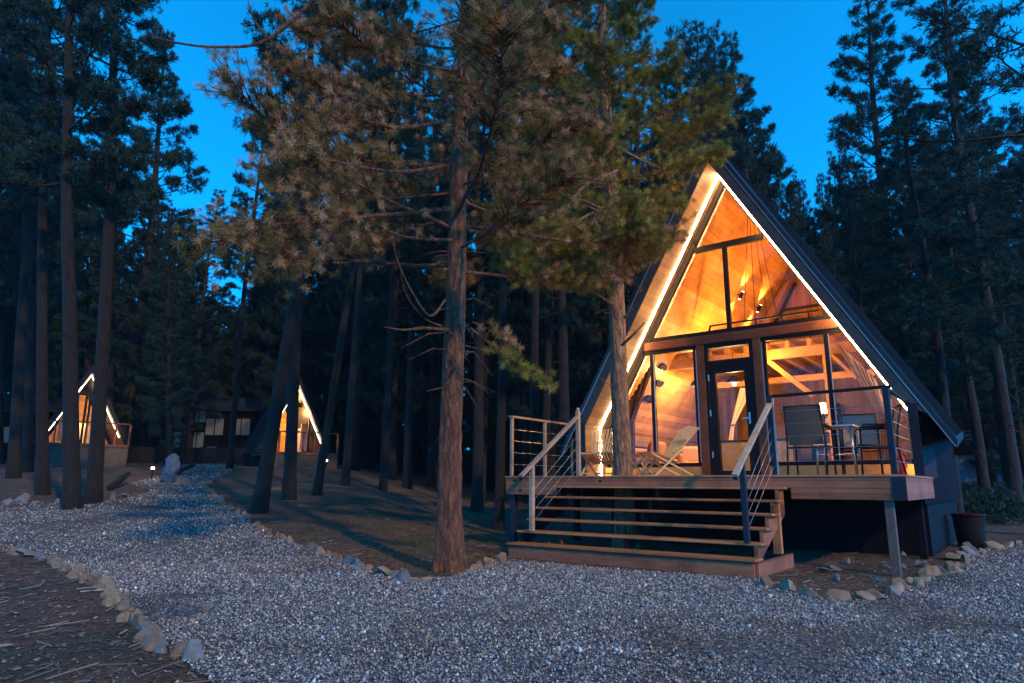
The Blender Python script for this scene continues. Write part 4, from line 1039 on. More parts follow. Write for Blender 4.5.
# ------------------------------------------------------------------ deck furniture
def sling_chair(label, x, y, rz, fabric='mesh_fabric', frame='dark_metal', group='dining chairs on the deck'):
    c = thing('sling_chair', label, 'chair', (x, y, 0), group, rz)
    # faces -Y locally (back at +Y)
    for sx_ in (-1, 1):
        mb = MB(); X = sx_*.255
        mb.tube([(X, -.25, 0.002), (X, -.235, .35), (X, -.225, .62), (X, -.20, .655), (X, 0.10, .665), (X, .20, .66)], .013, 8); mb.build('front_leg', M[frame], c, True, local=True)
        mb = MB(); mb.tube([(X, .27, 0.002), (X, .20, .40), (X*.95, .235, .66), (X*.93, .31, .96)], .013, 8); mb.build('back_leg', M[frame], c, True, local=True)
        mb = MB(); mb.box(X-.022, X+.022, -.20, .16, .676, .694, .005); mb.build('armrest', M[frame], c, local=True)
    mb = MB(); nx, ny = 6, 8
    vs = []; fs = []
    for j in range(ny+1):
        t = j/ny; 
        for i in range(nx+1):
            u = i/nx*2-1; vs.append((u*.235, -.24+.45*t, .425-.03*math.sin(math.pi*t)*(1-u*u)-.03*t))
    for j in range(ny):
        for i in range(nx): a = j*(nx+1)+i; fs.append((a, a+1, a+nx+2, a+nx+1))
    mb.add(vs, fs); mb.build('seat', M[fabric], c, True, local=True)
    mb = MB(); vs = []; fs = []
    for j in range(ny+1):
        t = j/ny
        for i in range(nx+1):
            u = i/nx*2-1; vs.append((u*.232, .205+.10*t+.02*(1-u*u), .42+.53*t))
    for j in range(ny):
        for i in range(nx): a = j*(nx+1)+i; fs.append((a, a+1, a+nx+2, a+nx+1))
    mb.add(vs, fs); mb.build('backrest', M[fabric], c, True, local=True)
    mb = MB(); mb.tube([(-.25, -.235, .405), (.25, -.235, .405)], .011, 8); mb.tube([(-.245, .205, .385), (.245, .205, .385)], .011, 8)
    for sx_ in (-1, 1): mb.tube([(sx_*.25, -.235, .405), (sx_*.25, .205, .385)], .011, 8)
    mb.build('seat_frame', M[frame], c, True, local=True)
    mb = MB(); mb.tube([(-.235, .312, .955), (.235, .312, .955)], .011, 8); mb.build('top_bar', M[frame], c, True, local=True)
    return c
sling_chair('taupe sling chair with its back to the stairs, nearest the railing', 1.56, .92, R(180))
sling_chair('pale sling chair facing us behind the small square table', 2.02, 1.98, R(8), 'mesh_pale')
sling_chair('dark metal armchair turned sideways at the right end of the deck', 2.36, 1.22, R(-72), 'mesh_fabric')
tb = thing('patio_table', 'small square glass-topped metal table between the sling chairs', 'table', (1.86, 1.25, 0))
mb = MB(); mb.box(-.27, .27, -.27, .27, .675, .70, .006); mb.build('tabletop', M['steel'], tb, local=True)
for a in (-1, 1):
    for b in (-1, 1):
        mb = MB(); mb.tube([(a*.25, b*.25, 0.001), (a*.235, b*.235, .35), (a*.22, b*.22, .675)], .013, 8); mb.build('leg', M['steel'], tb, True, local=True)
mb = MB(); mb.tube([(-.23, -.23, .3), (.23, .23, .3)], .008, 6); mb.tube([(-.23, .23, .3), (.23, -.23, .3)], .008, 6); mb.build('brace', M['steel'], tb, local=True)

def stick_chair(label, x, y, rz):
    c = thing('stick_lounge_chair', label, 'lounge chair', (x, y, 0), 'folding stick lounge chairs on the deck', rz)
    # faces -Y; back fans out to +Y
    n = 11; mb = MB()
    for i in range(n):
        u = (i/(n-1))*2-1
        mb.bar((u*.17, .02, .25), (u*.31, .50, .86-.05*abs(u)), .022, .016, up=(0, -1, 1))
    mb.build('backrest', M['stickwood'], c, local=True)
    mb = MB()
    for i in range(n-1):
        u = (i/(n-2))*2-1
        mb.bar((u*.19, .14, .235), (u*.26, -.36, .40), .024, .016)
    mb.build('seat', M['stickred'], c, local=True)
    for sx_ in (-1, 1):
        mb = MB(); mb.bar((sx_*.24, -.40, .39), (sx_*.20, .44, .004), .028, .026, up=(1, 0, 0)); mb.build('leg', M['stickwood'], c, local=True)
        mb = MB(); mb.bar((sx_*.215, .22, .46), (sx_*.27, -.34, .004), .028, .026, up=(1, 0, 0)); mb.build('leg', M['stickwood'], c, local=True)
    mb = MB()
    for y_, z_, w_ in ((-.38, .385, .29), (.13, .225, .24), (.28, .60, .27), (-.30, .05, .27)): mb.bar((-w_, y_, z_), (w_, y_, z_), .022, .022)
    mb.build('cross_rod', M['stickwood'], c, local=True)
    return c
stick_chair('pale wooden stick lounge chair reclining beside the door', -.86, 1.35, R(-36))
stick_chair('wooden stick lounge chair behind the deck pine at the left wall', -1.93, 1.12, R(14))
t2 = thing('slatted_side_table', 'low reddish slatted wooden table between the lounge chairs', 'side table', (-1.42, 1.55, 0))
mb = MB()
for k in range(7): mb.box(-.24+k*.07, -.19+k*.07, -.22, .22, .355, .375)
mb.build('tabletop', M['stickred'], t2, local=True)
for a in (-.17, .17):
    mb = MB(); mb.bar((-.2, a, .002), (.2, a, .35), .026, .024, up=(0, 1, 0)); mb.bar((.2, a+.03, .002), (-.2, a+.03, .35), .026, .024, up=(0, 1, 0)); mb.build('leg', M['stickwood'], t2, local=True)
fe = thing('fire_extinguisher', 'slim red fire extinguisher standing beside the right wing wall', 'fire extinguisher', (2.55, 1.86, 0))
mb = MB(); mb.lathe((0, 0, 0), [(0, .0), (.045, .0), (.05, .01), (.05, .24), (.042, .28), (.018, .30), (.018, .32)], 16); mb.build('cylinder', M['red'], fe, True, local=True)
mb = MB(); mb.box(-.012, .012, -.05, .03, .32, .345); mb.tube([(0, .03, .33), (.045, .04, .30), (.06, .03, .2), (.058, .02, .12)], .007, 6); mb.build('valve', M['black'], fe, local=True)

# ------------------------------------------------------------------ inside the cabin
def curtain(label, top, tie, bot, mat, group=None, n=150, depth=.06, seed=0):
    """gathered curtain: rows of points between the top edge, the tie and the hem (world points)"""
    rr = random.Random(seed); mb = MB(); A, B = Vector(top[0]), Vector(top[1]); T0, T1 = Vector(tie[0]), Vector(tie[1]); C0, C1 = Vector(bot[0]), Vector(bot[1])
    rows = 26; vs = []; fs = []; ph = [2.2*math.sin(i*.31+seed)+1.3*math.sin(i*.13+2*seed) for i in range(n+1)]
    for j in range(rows+1):
        t = j/rows
        tm_ = .58
        for i in range(n+1):
            u = i/n
            if t < tm_:
                q = t/tm_; q2 = q**1.35
                p = A.lerp(B, u).lerp(T0.lerp(T1, u), q2); am = depth*(1-q*.45)
            else:
                q = (t-tm_)/(1-tm_); p = T0.lerp(T1, u).lerp(C0.lerp(C1, u), math.sin(q*math.pi/2)); am = depth*(.55+q*.45)
            p = p+Vector((0, am*math.sin(u*n*.40+ph[i]*.5), 0)); vs.append(p)
    for j in range(rows):
        for i in range(n): a = j*(n+1)+i; fs.append((a, a+1, a+n+2, a+n+1))
    c = thing('curtain', label, 'curtain', tuple(T0), group)
    mb.add(vs, fs); mb.build('fabric', mat, c, True)
    t_ = MB(); m0 = (T0+T1)/2; t_.tube([T0+Vector((-.01, -.05, 0)), m0+Vector((0, -.06, -.02)), T1+Vector((.01, -.05, 0))], .018, 6); t_.build('tieback', M['curtain_dark'], c)
    return c
YC = YG+.16
curtain('taupe curtain gathered at the right edge of the glazing', ((1.58, YC, 2.35), (2.40, YC, 1.30)), ((2.14, YC, 1.04), (2.34, YC, 1.0)), ((2.02, YC, .06), (2.42, YC, .06)), M['curtain'], 'cabin curtains', seed=1)
curtain('dark curtain gathered at the left edge of the glazing', ((-1.66, YC, 2.34), (-2.42, YC, 1.32)), ((-2.18, YC, 1.12), (-2.36, YC, 1.06)), ((-2.2, YC, .06), (-2.52, YC, .06)), M['curtain_dark'], 'cabin curtains', seed=2)
curtain('reddish curtain hanging in the loft beside the rear window', ((-.42, YB-.2, 4.75), (-.18, YB-.2, 4.95)), ((-1.15, YB-.2, 3.6), (-.95, YB-.2, 3.6)), ((-1.4, YB-.2, 2.7), (-1.1, YB-.2, 2.7)), M['curtain'], 'cabin curtains', n=24, seed=3)
curtain('cream curtain tied back in the rear doorway', ((-1.15, 6.3, 2.1), (-.85, 6.3, 2.1)), ((-1.42, 6.3, 1.25), (-1.34, 6.3, 1.25)), ((-1.5, 6.3, .9), (-1.4, 6.3, .9)), M['white_cloth'], 'cabin curtains', n=20, seed=4)

def pillowy(mb, x0, x1, y0, y1, z0, z1, b=.05): mb.box(x0, x1, y0, y1, z0, z1, min(b, (z1-z0)*.35, (x1-x0)*.35, (y1-y0)*.35))
sofa = thing('sofa', 'tan upholstered sofa along the left wall inside the cabin', 'sofa', (-2.2, 4.2, 0))
mb = MB(); pillowy(mb, -2.62, -1.85, 3.2, 5.3, .10, .40); mb.build('seat', M['sofa'], sofa)
mb = MB(); pillowy(mb, -2.64, -2.42, 3.2, 5.3, .38, .62); mb.build('backrest', M['sofa'], sofa)
for i, (y, mt, r_) in enumerate(((3.45, 'cushion', .3), (3.9, 'sofa', -.2), (4.5, 'cushion', .2), (4.95, 'sofa', -.1))):
    c = thing('cushion', ['rust cushion at the near end of the sofa', 'tan cushion second on the sofa', 'rust cushion in the middle of the sofa', 'tan cushion at the far end of the sofa'][i], 'cushion', (-2.2, y, .41), 'sofa cushions', r_)
    import bmesh
    bm = bmesh.new(); bmesh.ops.create_icosphere(bm, subdivisions=3, radius=1)
    for v in bm.verts:
        x, y_, z = v.co; f = lambda q: math.copysign(abs(q)**.5, q); v.co = Vector((x*.07, f(y_)*.17*(1-.12*abs(z)), f(z)*.17+.17)); v.co.x -= v.co.z*-.25-.05
    me = bpy.data.meshes.new('cushion_body'); bm.to_mesh(me); bm.free(); me.polygons.foreach_set('use_smooth', [True]*len(me.polygons)); link('cushion_body', me, M[mt], c)
ac = thing('armchair', 'pale tan armchair in the cabin beside the door post', 'armchair', (-1.62, 4.7, 0), None, R(25))
mb = MB(); pillowy(mb, -.36, .36, -.36, .36, .10, .36); mb.build('seat', M['sofa'], ac, local=True)
mb = MB(); pillowy(mb, -.36, .36, .22, .42, .34, .70); mb.build('backrest', M['sofa'], ac, local=True)
for a in (-1, 1):
    mb = MB(); x0_, x1_ = sorted((a*.30, a*.42)); pillowy(mb, x0_, x1_, -.36, .30, .2, .52); mb.build('armrest', M['sofa'], ac, local=True)
kc = thing('kitchen_counter', 'grey kitchen counter seen through the door glass', 'counter', (-.8, 6.6, 0))
mb = MB(); mb.box(-1.7, -.1, 6.35, 6.95, 0.02, .86); mb.build('cabinet', M['grey_cab'], kc)
mb = MB(); mb.box(-1.74, -.06, 6.31, 6.97, .862, .90, .004); mb.build('worktop', M['dark_metal'], kc)
sh = thing('wall_shelf', 'small dark shelf unit with pale boards behind the right window', 'shelf', (.35, 7.6, 0))
mb = MB(); mb.box(0.0, .03, 7.55, 7.85, 0.01, 1.75); mb.box(.62, .65, 7.55, 7.85, 0.01, 1.75); mb.build('side', M['black'], sh)
for z in (.4, .8, 1.1, 1.3, 1.5, 1.72):
    mb = MB(); mb.box(.032, .618, 7.55, 7.85, z, z+.03); mb.build('board', M['white_cloth'], sh)
for i, (x, z, h) in enumerate(((.15, 1.53, .12), (.38, 1.33, .13), (.22, .83, .2))):
    v = MB(); v.lathe((x, 7.68, z), [(0, 0), (.05, 0), (.06, h*.4), (.03, h*.8), (.035, h)], 12); o = v.build('vase', M['white_cloth'], None, True); tag(o, ['small cream vase on the top shelf board', 'cream vase on the second shelf board', 'tall cream vase low on the shelf'][i], 'vase')
lp = thing('table_lamp', 'small lit lamp glowing on a post stand behind the right window', 'lamp', (.58, 6.4, 0))
mb = MB(); mb.lathe((0, 0, 0), [(0, 0), (.12, 0), (.12, .02), (.015, .04), (.015, 1.42)], 12); mb.build('stand', M['black'], lp, True, local=True)
mb = MB(); mb.lathe((0, 0, 0), [(.06, 1.42), (.09, 1.42), (.06, 1.64), (.04, 1.64)], 14); mb.build('lamp_shade', emit('lamp_shade_glow', (1, .62, .25), 2.2), lp, True, local=True)
# house plant
hp = thing('house_plant', 'leafy plant glowing amber behind the right window', 'plant', (2.0, 4.0, 0))
mb = MB(); mb.lathe((2.0, 4.0, 0), [(0, 0.002), (.13, .002), (.17, .32), (.15, .32), (.14, .28)], 14); mb.build('pot', M['white_cloth'], hp, True)
mb = MB(); rr = random.Random(5)
for i in range(60):
    a = rr.uniform(0, 6.28); L = rr.uniform(.25, .5); h = rr.uniform(.4, .85); p0 = Vector((2.0, 4.0, .3+h*.3)); d = Vector((math.cos(a), math.sin(a), rr.uniform(.0, .6)))
    e = p0+Vector((0, 0, h*.55))+d*L; sd2 = d.cross(Vector((0, 0, 1))).normalized()*rr.uniform(.02, .035); mid = p0.lerp(e, .6)+Vector((0, 0, .06))
    mb.add([p0, mid-sd2, e, mid+sd2], [(0, 1, 2, 3)])
mb.build('leaves', M['leaf_in'], hp)
# black wall ornaments on the sloped wall behind the left window
def ornament(y, z, s_, label, up=1):
    o = thing('wall_ornament', label, 'wall ornament', (XC-sx(ZS, z)+.03, y, z), 'dark ornaments on the sloped wall')
    mb = MB(); pts = []
    for k in range(25):
        t = math.pi*k/24; pts.append((math.cos(t)*s_, math.sin(t)*s_*.75*up))
    for k in range(24, -1, -1):
        t = math.pi*k/24; pts.append((math.cos(t)*s_*.42+.0, (math.sin(t)*s_*.22-.02)*up))
    n = len(pts); tx = math.cos(R(60)); nz = S
    dirz = Vector((S, 0, 1)).normalized(); nrm = Vector((1, 0, -S)).normalized()
    vs = [Vector((0, a, 0))+dirz*b for a, b in pts]; vs += [v+nrm*.03 for v in vs[:n]]
    mb.add(vs, [(i, (i+1) % n, (i+1) % n+n, i+n) for i in range(n)]+[(i, n-1-i, n-2-i, i+1) for i in range(n//2-1)]+[(i+n, i+1+n, 2*n-2-i, 2*n-1-i) for i in range(n//2-1)])
    mb.build('silhouette', M['black'], o, local=True)
ornament(3.82, 2.28, .17, 'black arched ornament highest on the left sloped wall')
ornament(4.0, 2.05, .17, 'black bowl-shaped ornament in the middle of the left sloped wall', -1)
ornament(3.85, 1.62, .20, 'black ornament lowest on the left sloped wall')
# lamps -----------------------------------------------------------------
def point(name, loc, e, c, r_, parent=None, spot=None):
    L = bpy.data.lights.new(name, 'SPOT' if spot else 'POINT'); L.energy = e; L.color = c; L.shadow_soft_size = r_
    o = bpy.data.objects.new(name, L); COL.objects.link(o); o.location = loc
    if spot: L.spot_size = spot[1]; L.spot_blend = .6; o.rotation_euler = Vector(spot[0]).to_track_quat('-Z', 'Y').to_euler()
    return o
WARM = (1.0, .47, .125); SOFT = (1.0, .58, .23)
sl = Vector((S, 0, 1)).normalized()
for i, (y, z) in enumerate(((5.74, 4.17), (7.08, 4.15))):
    x = XC-sx(ZS, z); o = thing('wall_sconce', ['up-and-down wall light on the sloped loft wall, nearer the glass', 'up-and-down wall light on the sloped loft wall, towards the rear window'][i], 'wall light', (x+.05, y, z), 'loft wall lights')
    mb = MB(); c = Vector((.05, 0, -.02)); mb.tube([c-sl*.09, c+sl*.09], .035, 12); mb.bar(c, c-Vector((1, 0, -S)).normalized()*.07, .03, .03); mb.build('body', M['black'], o, local=True)
    mb = MB(); mb.tube([c+sl*.091, c+sl*.096], .026, 12); mb.tube([c-sl*.096, c-sl*.091], .026, 12); mb.build('bulb', M['bulb'], o, local=True)
    for sg in (1, -1): point('sconce_light', Vector(o.location)+c+sl*.11*sg, 42, WARM, .02, None, (sl*sg+Vector((-.12, 0, .07)), R(75)))
def pendant(label, x, y, z, ztop, bulbm, e, c, shade=True, r_=.03, name='pendant_lamp'):
    o = thing(name, label, 'lamp', (x, y, z), 'cabin pendant lamps')
    mb = MB(); mb.tube([(0, 0, .06), (0, 0, ztop-z)], .006, 6); mb.build('cord', M['black'], o, local=True)
    mb = MB(); mb.lathe((0, 0, 0), [(0, -r_), (r_*.7, -r_*.7), (r_, 0), (r_*.7, r_*.7), (0, r_)], 12); mb.build('bulb', bulbm, o, True, local=True)
    if shade:
        mb = MB(); mb.lathe((0, 0, 0), [(.16, .03), (.13, .11), (.05, .16), (.02, .17)], 20); mb.build('lamp_shade', M['black'], o, True, local=True)
    if e: point('pendant_light', (x, y, z-.08), e, c, .06)
    return o
pendant('bright pendant lamp hanging behind the door glass', -.50, 4.0, 1.85, 2.5, M['bulb_white'], 34, SOFT)
pendant('tiny glowing bulb under the loft beam beside the right window post', .22, 3.75, 2.28, 2.6, M['bulb'], 13, WARM, False, .022)
pendant('small bulb glimpsed left in the transom above the door', -.28, 3.9, 2.30, 2.6, M['bulb'], 0, WARM, False, .016)
pendant('small bulb glimpsed right in the transom above the door', .06, 4.6, 2.40, 2.6, M['bulb'], 3, WARM, False, .016)
pendant('shaded lamp lighting the lounge wall at the left', -1.55, 4.7, 1.95, 3.7, M['bulb'], 30, SOFT, True, .022)
pendant('unseen shaded lamp added to light the rear of the lounge', 2.0, 5.2, 2.0, 2.6, M['bulb'], 9, WARM, True, .022)  # lamp out of sight behind the curtain, added to light the rear
cv = MB(); cv.box(-1.5, 1.45, 4.7, 4.78, 2.665, 2.70); cv.build('loft_fill_strip', emit('loft_fill_glow', (1.0, .46, .12), 50), cab)  # unseen glowing strip added on the loft floor to brighten the upper room
cw = thing('hanging_cords', 'thin dark cords hanging from the ridge in the upper glazing', 'cords', (0, 4.2, 5.4))
for i, (x0_, x1_) in enumerate(((-.12, -.35), (-.08, -.12), (-.02, .12), (.03, .32))):
    mb = MB(); mb.tube([(x0_, 4.4, 5.5), (x1_, 4.4, 3.2)], .006, 5); mb.build('cord', M['black'], cw)
# ------------------------------------------------------------------ far cabins and lights
M['win_glow'] = emit('lit_window_orange', (1.0, .42, .12), .3)
M['win_pale'] = emit('lit_window_pale', (.75, .72, .62), .008)
M['win_teal'] = emit('dim_teal_window', (.14, .40, .44), .008)
M['bollard_glow'] = emit('path_light_glow', (1.0, .66, .34), 18)
M['led_far'] = emit('warm_led_strip_far', (1.0, .74, .46), 3)
def small_cabin(label, px, F, ang, hw, H, dep, seed=0, base=.5):
    x, y = col_pt(px, F); z = ground_z(x, y)
    c = thing('a_frame_cabin', label, 'cabin', (x, y, z), None, ang)
    # local: gable faces -Y
    def band(mb, z0, z1, zl, y0, y1, side):
        s_ = hw/H
        mb.prism([(0, z0), (side*s_*(z0-zl), zl), (side*s_*(z1-zl), zl), (0, z1)], y0, y1)
    B = base
    for side in (-1, 1):
        mb = MB(); band(mb, B+H, B+H+.4, B, 0, dep, side); mb.build('roof', M['roof'], c, local=True)
        mb = MB(); band(mb, B+H-.14, B+H-.07, B+.4, .25, .30, side); mb.build('led_strip', M['led_far'], c, local=True)
    s_ = hw/H; W = lambda zz: s_*(B+H-.35-zz)
    mb = MB(); mb.box(-hw+.1, hw-.1, .5, dep-.1, B-.15, B); mb.build('floor', M['wood_floor'], c, local=True)
    mb = MB(); mb.prism([(-W(B), B), (W(B), B), (0, B+H-.35)], dep-.3, dep-.2); mb.build('back_wall', M['wood_in'], c, local=True)
    mb = MB()
    zb = B+2.3
    mb.box(-W(zb), W(zb), .55, .65, zb, zb+.22)
    for q in (-.75, -.05, .1, .8): mb.box(q-.05, q+.05, .56, .64, B, zb)
    mb.box(-.05, .05, .56, .64, zb+.22, B+H-.9); mb.box(-W(zb+1.2), W(zb+1.2), .57, .63, zb+1.2, zb+1.28)
    mb.build('window_frame', M['dark_metal'], c, local=True)
    rr = random.Random(seed)
    mb = MB(); mb.prism([(-W(B+.1), B+.1), (W(B+.1), B+.1), (W(zb), zb), (-W(zb), zb)], .60, .605); mb.build('lower_pane', M['glass'], c, local=True)
    mb = MB(); mb.prism([(-W(zb+.2), zb+.2), (W(zb+.2), zb+.2), (0, B+H-.4)], .60, .605); mb.build('upper_pane', M['glass'], c, local=True)
    for i in range(3):
        mb = MB(); xx = rr.uniform(-1, 1); mb.box(xx-.25, xx+.25, 1.6+i*.5, 1.7+i*.5, B+.2, B+rr.uniform(.8, 1.6)); mb.build('furniture', M['white_cloth'] if i else M['sofa'], c, local=True)
    mb = MB(); mb.box(-hw, hw, -1.6, .5, B-.15, B-.02); mb.build('porch', M['deck'], c, local=True)
    mb = MB()
    for k in range(7): mb.box(-hw+k*hw/3-.04, -hw+k*hw/3+.04, -1.5, -1.42, B-.0, B+.9)
    mb.box(-hw, hw, -1.52, -1.40, B+.88, B+.94)
    mb.build('porch_railing', M['fascia_wood'], c, local=True)
    mb = MB(); mb.box(-hw, hw, -1.55, -1.5, 0-.3, B-.15); mb.build('skirt', M['post_old'], c, local=True)
    rot = Matrix.Rotation(ang, 3, 'Z')
    for p, e, cc in (((0, 2.2, B+1.7), 70, WARM), ((0, 2.0, B+2.7), 20, WARM)):
        q = rot @ Vector(p); point('cabin_light', Vector((x, y, z))+q, e, cc, .1)
    return c
face = math.atan2(HR[1], HR[0])
def facing(px):
    q = HF+HR*(px-512)/FPX*.978; return math.atan2(-q[0], q[1])
small_cabin('distant lit A-frame cabin behind the trio of pines', 78, 31, facing(78)+.05, 1.7, 3.35, 5, 1, .95)
small_cabin('distant A-frame cabin half hidden behind the leaning pines', 293, 33, facing(293)+.25, 1.65, 3.4, 4, 2, .62)
# low houses between them
def low_house(label, px, F, w, h, ang, wins, mat='wall_dark'):
    x, y = col_pt(px, F); z = ground_z(x, y)
    c = thing('house', label, 'house', (x, y, z), None, ang)
    mb = MB(); mb.box(-w/2, w/2, 0, 4, -.5, h); mb.build('wall', M[mat], c, local=True)
    mb = MB(); mb.prism([(-w/2-.3, h+.003), (w/2+.3, h+.003), (w/2-.6, h+.9), (-w/2+.6, h+.9)], -.4, 4.4); mb.build('roof', M['roof'], c, local=True)
    for a, b, z0, z1, m_ in wins:
        mb = MB(); mb.box(a-.06, b+.06, -.05, -.003, z0-.06, z0); mb.box(a-.06, b+.06, -.05, -.003, z1, z1+.06); mb.box(a-.06, a, -.05, -.003, z0, z1); mb.box(b, b+.06, -.05, -.003, z0, z1); mb.box((a+b)/2-.03, (a+b)/2+.03, -.05, -.022, z0, z1)
        f = mb.build('window', M['dark_metal'], c, local=True)
        mb = MB(); mb.box(a, b, -.02, -.006, z0, z1); mb.build('pane', M[m_], f, local=True)
    return c
M['pale_wall'] = simple('dim_render', (.018, .016, .015), .8, 0, .1, 3, .1)
low_house('dim two-storey house with teal windows behind the path bend', 190, 46, 4.4, 4.1, face, [(-1.9, -.9, .9, 2.0, 'win_teal'), (-.3, .7, .9, 2.0, 'win_teal'), (-1.9, -.9, 2.7, 3.9, 'win_teal'), (-.3, .7, 2.7, 3.9, 'win_teal')], 'pale_wall')
low_house('far building with bright pale windows between the trunks', 237, 46, 6.0, 3.4, face, [(-2.4, -1.2, 1.8, 2.9, 'win_pale'), (-.6, .6, 1.8, 2.9, 'win_pale'), (-2.2, -1.6, .5, 1.0, 'win_pale'), (1.2, 1.6, .5, 2.6, 'win_pale')], 'wall_dark')
low_house('far building with a pale window at the left frame edge', 5, 44, 4.5, 3.2, face, [(-.6, .5, 1.2, 2.2, 'win_pale')], 'wall_dark')
# low log wall behind the path
def low_wall(label, p0, p1, F0, F1, h, mat):
    a = col_pt(p0, F0); b = col_pt(p1, F1); x, y = a; z = ground_z(x, y)
    c = thing('fence', label, 'fence', (x, y, z)); n = 9
    A = Vector((a[0], a[1], ground_z(*a))); B_ = Vector((b[0], b[1], ground_z(*b)))
    for k in range(n+1):
        p = A.lerp(B_, k/n); g = ground_z(p.x, p.y); mb = MB(); mb.box(p.x-.06, p.x+.06, p.y-.06, p.y+.06, g-.2, g+h+.06); mb.build('post', M[mat], c)
    mb = MB()
    for j in range(5):
        for k in range(n):
            p = A.lerp(B_, k/n); q = A.lerp(B_, (k+1)/n); o_ = Vector((0, 0, .1+j*(h-.1)/4.6+.06))
            mb.bar(Vector((p.x, p.y, ground_z(p.x, p.y)))+o_, Vector((q.x, q.y, ground_z(q.x, q.y)))+o_, .03, (h-.1)/5)
    mb.build('rail', M[mat], c); return c
low_wall('low dark board fence along the path bend', 125, 262, 36, 34, .85, 'bark_far')
# path lights
def path_light(label, px, F, e, h=.32):
    x, y = col_pt(px, F); z = ground_z(x, y)
    o = thing('path_light', label, 'path light', (x, y, z), 'low garden lights along the path')
    mb = MB(); mb.tube([(0, 0, -.05), (0, 0, h)], .018, 8); mb.build('stake', M['black'], o, local=True)
    mb = MB(); mb.lathe((0, 0, h), [(0, 0), (.035, .0), (.045, .03), (.035, .07), (0, .075)], 12); mb.build('bulb', M['bollard_glow'], o, True, local=True)
    mb = MB(); mb.lathe((0, 0, h+.08), [(.07, 0), (.06, .012), (0, .03)], 12); mb.build('cap', M['black'], o, True, local=True)
    if e: point('path_light_lamp', (x, y, z+h+.04), e, SOFT, .04)
path_light('glowing garden light in front of the standing rock', 152, 22, 24)
path_light('glowing garden light at the foot of the pine before the small cabin', 286, 19.5, 20)
path_light('faint garden light right of the small cabin', 326, 31, 10)
# the upright rock
ur = MB()
rr = random.Random(3); x, y = col_pt(170, 20.5); z = ground_z(x, y)
import bmesh
bm = bmesh.new(); bmesh.ops.create_icosphere(bm, subdivisions=4, radius=1)
for v in bm.verts:
    p = v.co.copy(); w = .26*(1-.35*max(0, p.z)); p = Vector((p.x*w, p.y*.2, p.z*.46+.40)); p.x += .10*p.z
    p += Vector((1, 1, .4))*0.07*noise.noise(v.co*2.1+Vector((4, 1, 2)))+p.normalized()*.03*noise.noise(v.co*6); v.co = p
me = bpy.data.meshes.new('standing_rock'); bm.to_mesh(me); bm.free()
M['blue_rock'] = simple('bluish_standing_rock', (.07, .11, .17), .75, 0, .4, 6, .6)
o = link('standing_rock', me, M['blue_rock'], None, (x, y, z)); tag(o, 'upright bluish boulder standing beside the far path', 'boulder')
# fallen logs near it
for i, (pa, pb, F0, F1, r_, lb_) in enumerate(((112, 128, 18.2, 20.2, .09, 'short fallen log leaning by the trio of pines'), (172, 193, 23, 25, .08, 'thin log lying beyond the standing rock'))):
    a = col_pt(pa, F0); b = col_pt(pb, F1); A = Vector((*a, ground_z(*a)+.08)); B_ = Vector((*b, ground_z(*b)+.30))
    mb = MB(); mb.tube([A, A.lerp(B_, .5), B_], [r_, r_*.95, r_*.8], 12); o = mb.build('log', M['bark_far'], None, True); tag(o, lb_, 'log')
# boulders at the foot of the trio
for i, (px, py, s_) in enumerate(((22, 503, 1.5), (8, 505, 1.1), (36, 505, .9), (112, 500, 1.2), (127, 497, .8), (58, 505, .8))):
    x, y = hit(px, py); me = ROCKS[(i*3) % 8]; o = bpy.data.objects.new('boulder', me); COL.objects.link(o); o.location = (x, y, ground_z(x, y)+.05*s_); o.scale = (s_, s_, s_*1.3); o.rotation_euler = (0, 0, i)
    o.material_slots[0].link = 'OBJECT'; o.material_slots[0].material = M['rock2']
    tag(o, ['largest grey rock left of the pine trio', 'grey rock at the left frame edge by the pines', 'small grey rock touching the leftmost pine', 'grey rock right of the pine trio', 'small rock furthest right of the pine trio', 'small grey rock between the first two pines'][i], 'rock', 'rocks at the foot of the pine trio')
# ------------------------------------------------------------------ right side: bin, fence, rubble under the deck
x, y = 3.02, 5.5
bn = thing('plastic_bin', 'black round bin with a faint red rim beside the cabin', 'bin', (x, y, ground_z(x, y)))
mb = MB(); mb.lathe((0, 0, 0), [(0, .0), (.20, .0), (.21, .03), (.25, .54), (.23, .54), (.19, .06), (0, .05)], 24); mb.build('body', M['black'], bn, True, local=True)
mb = MB(); mb.lathe((0, 0, .54), [(.24, 0), (.265, .0), (.27, .03), (.25, .04), (.24, .03)], 24); mb.build('rim', simple('dull_red_plastic', (.05, .012, .014), .5), bn, True, local=True)
M['blue_wall'] = simple('pale_blue_wall', (.10, .17, .24), .7, 0, .12, 2, .1)
def right_fence():
    a = col_pt(955, 30); b = col_pt(1090, 30); A = Vector((a[0], a[1], ground_z(*a))); B_ = Vector((b[0], b[1], ground_z(*b)))
    c = thing('picket_fence', 'pale blue-white fence beyond the cabin at the far right', 'fence', tuple(A)); n = 8
    for k in range(n+1):
        p = A.lerp(B_, k/n); mb = MB(); mb.box(p.x-.05, p.x+.05, p.y-.05, p.y+.05, p.z-.3, p.z+2.5); mb.build('post', M['blue_wall'], c)
    mb = MB()
    for k in range(n*8):
        p = A.lerp(B_, (k+.5)/(n*8)); mb.bar(p+Vector((0, 0, .5)), p+Vector((0, 0, 2.4)), .09, .02, up=(HF[0], HF[1], 0))
    mb.build('picket', M['blue_wall'], c)
    mb = MB(); mb.bar(A+Vector((0, 0, 2.42)), B_+Vector((0, 0, 2.42)), .05, .07); mb.bar(A+Vector((0, 0, 1.0)), B_+Vector((0, 0, 1.0)), .05, .07); mb.build('rail', M['blue_wall'], c)
right_fence()
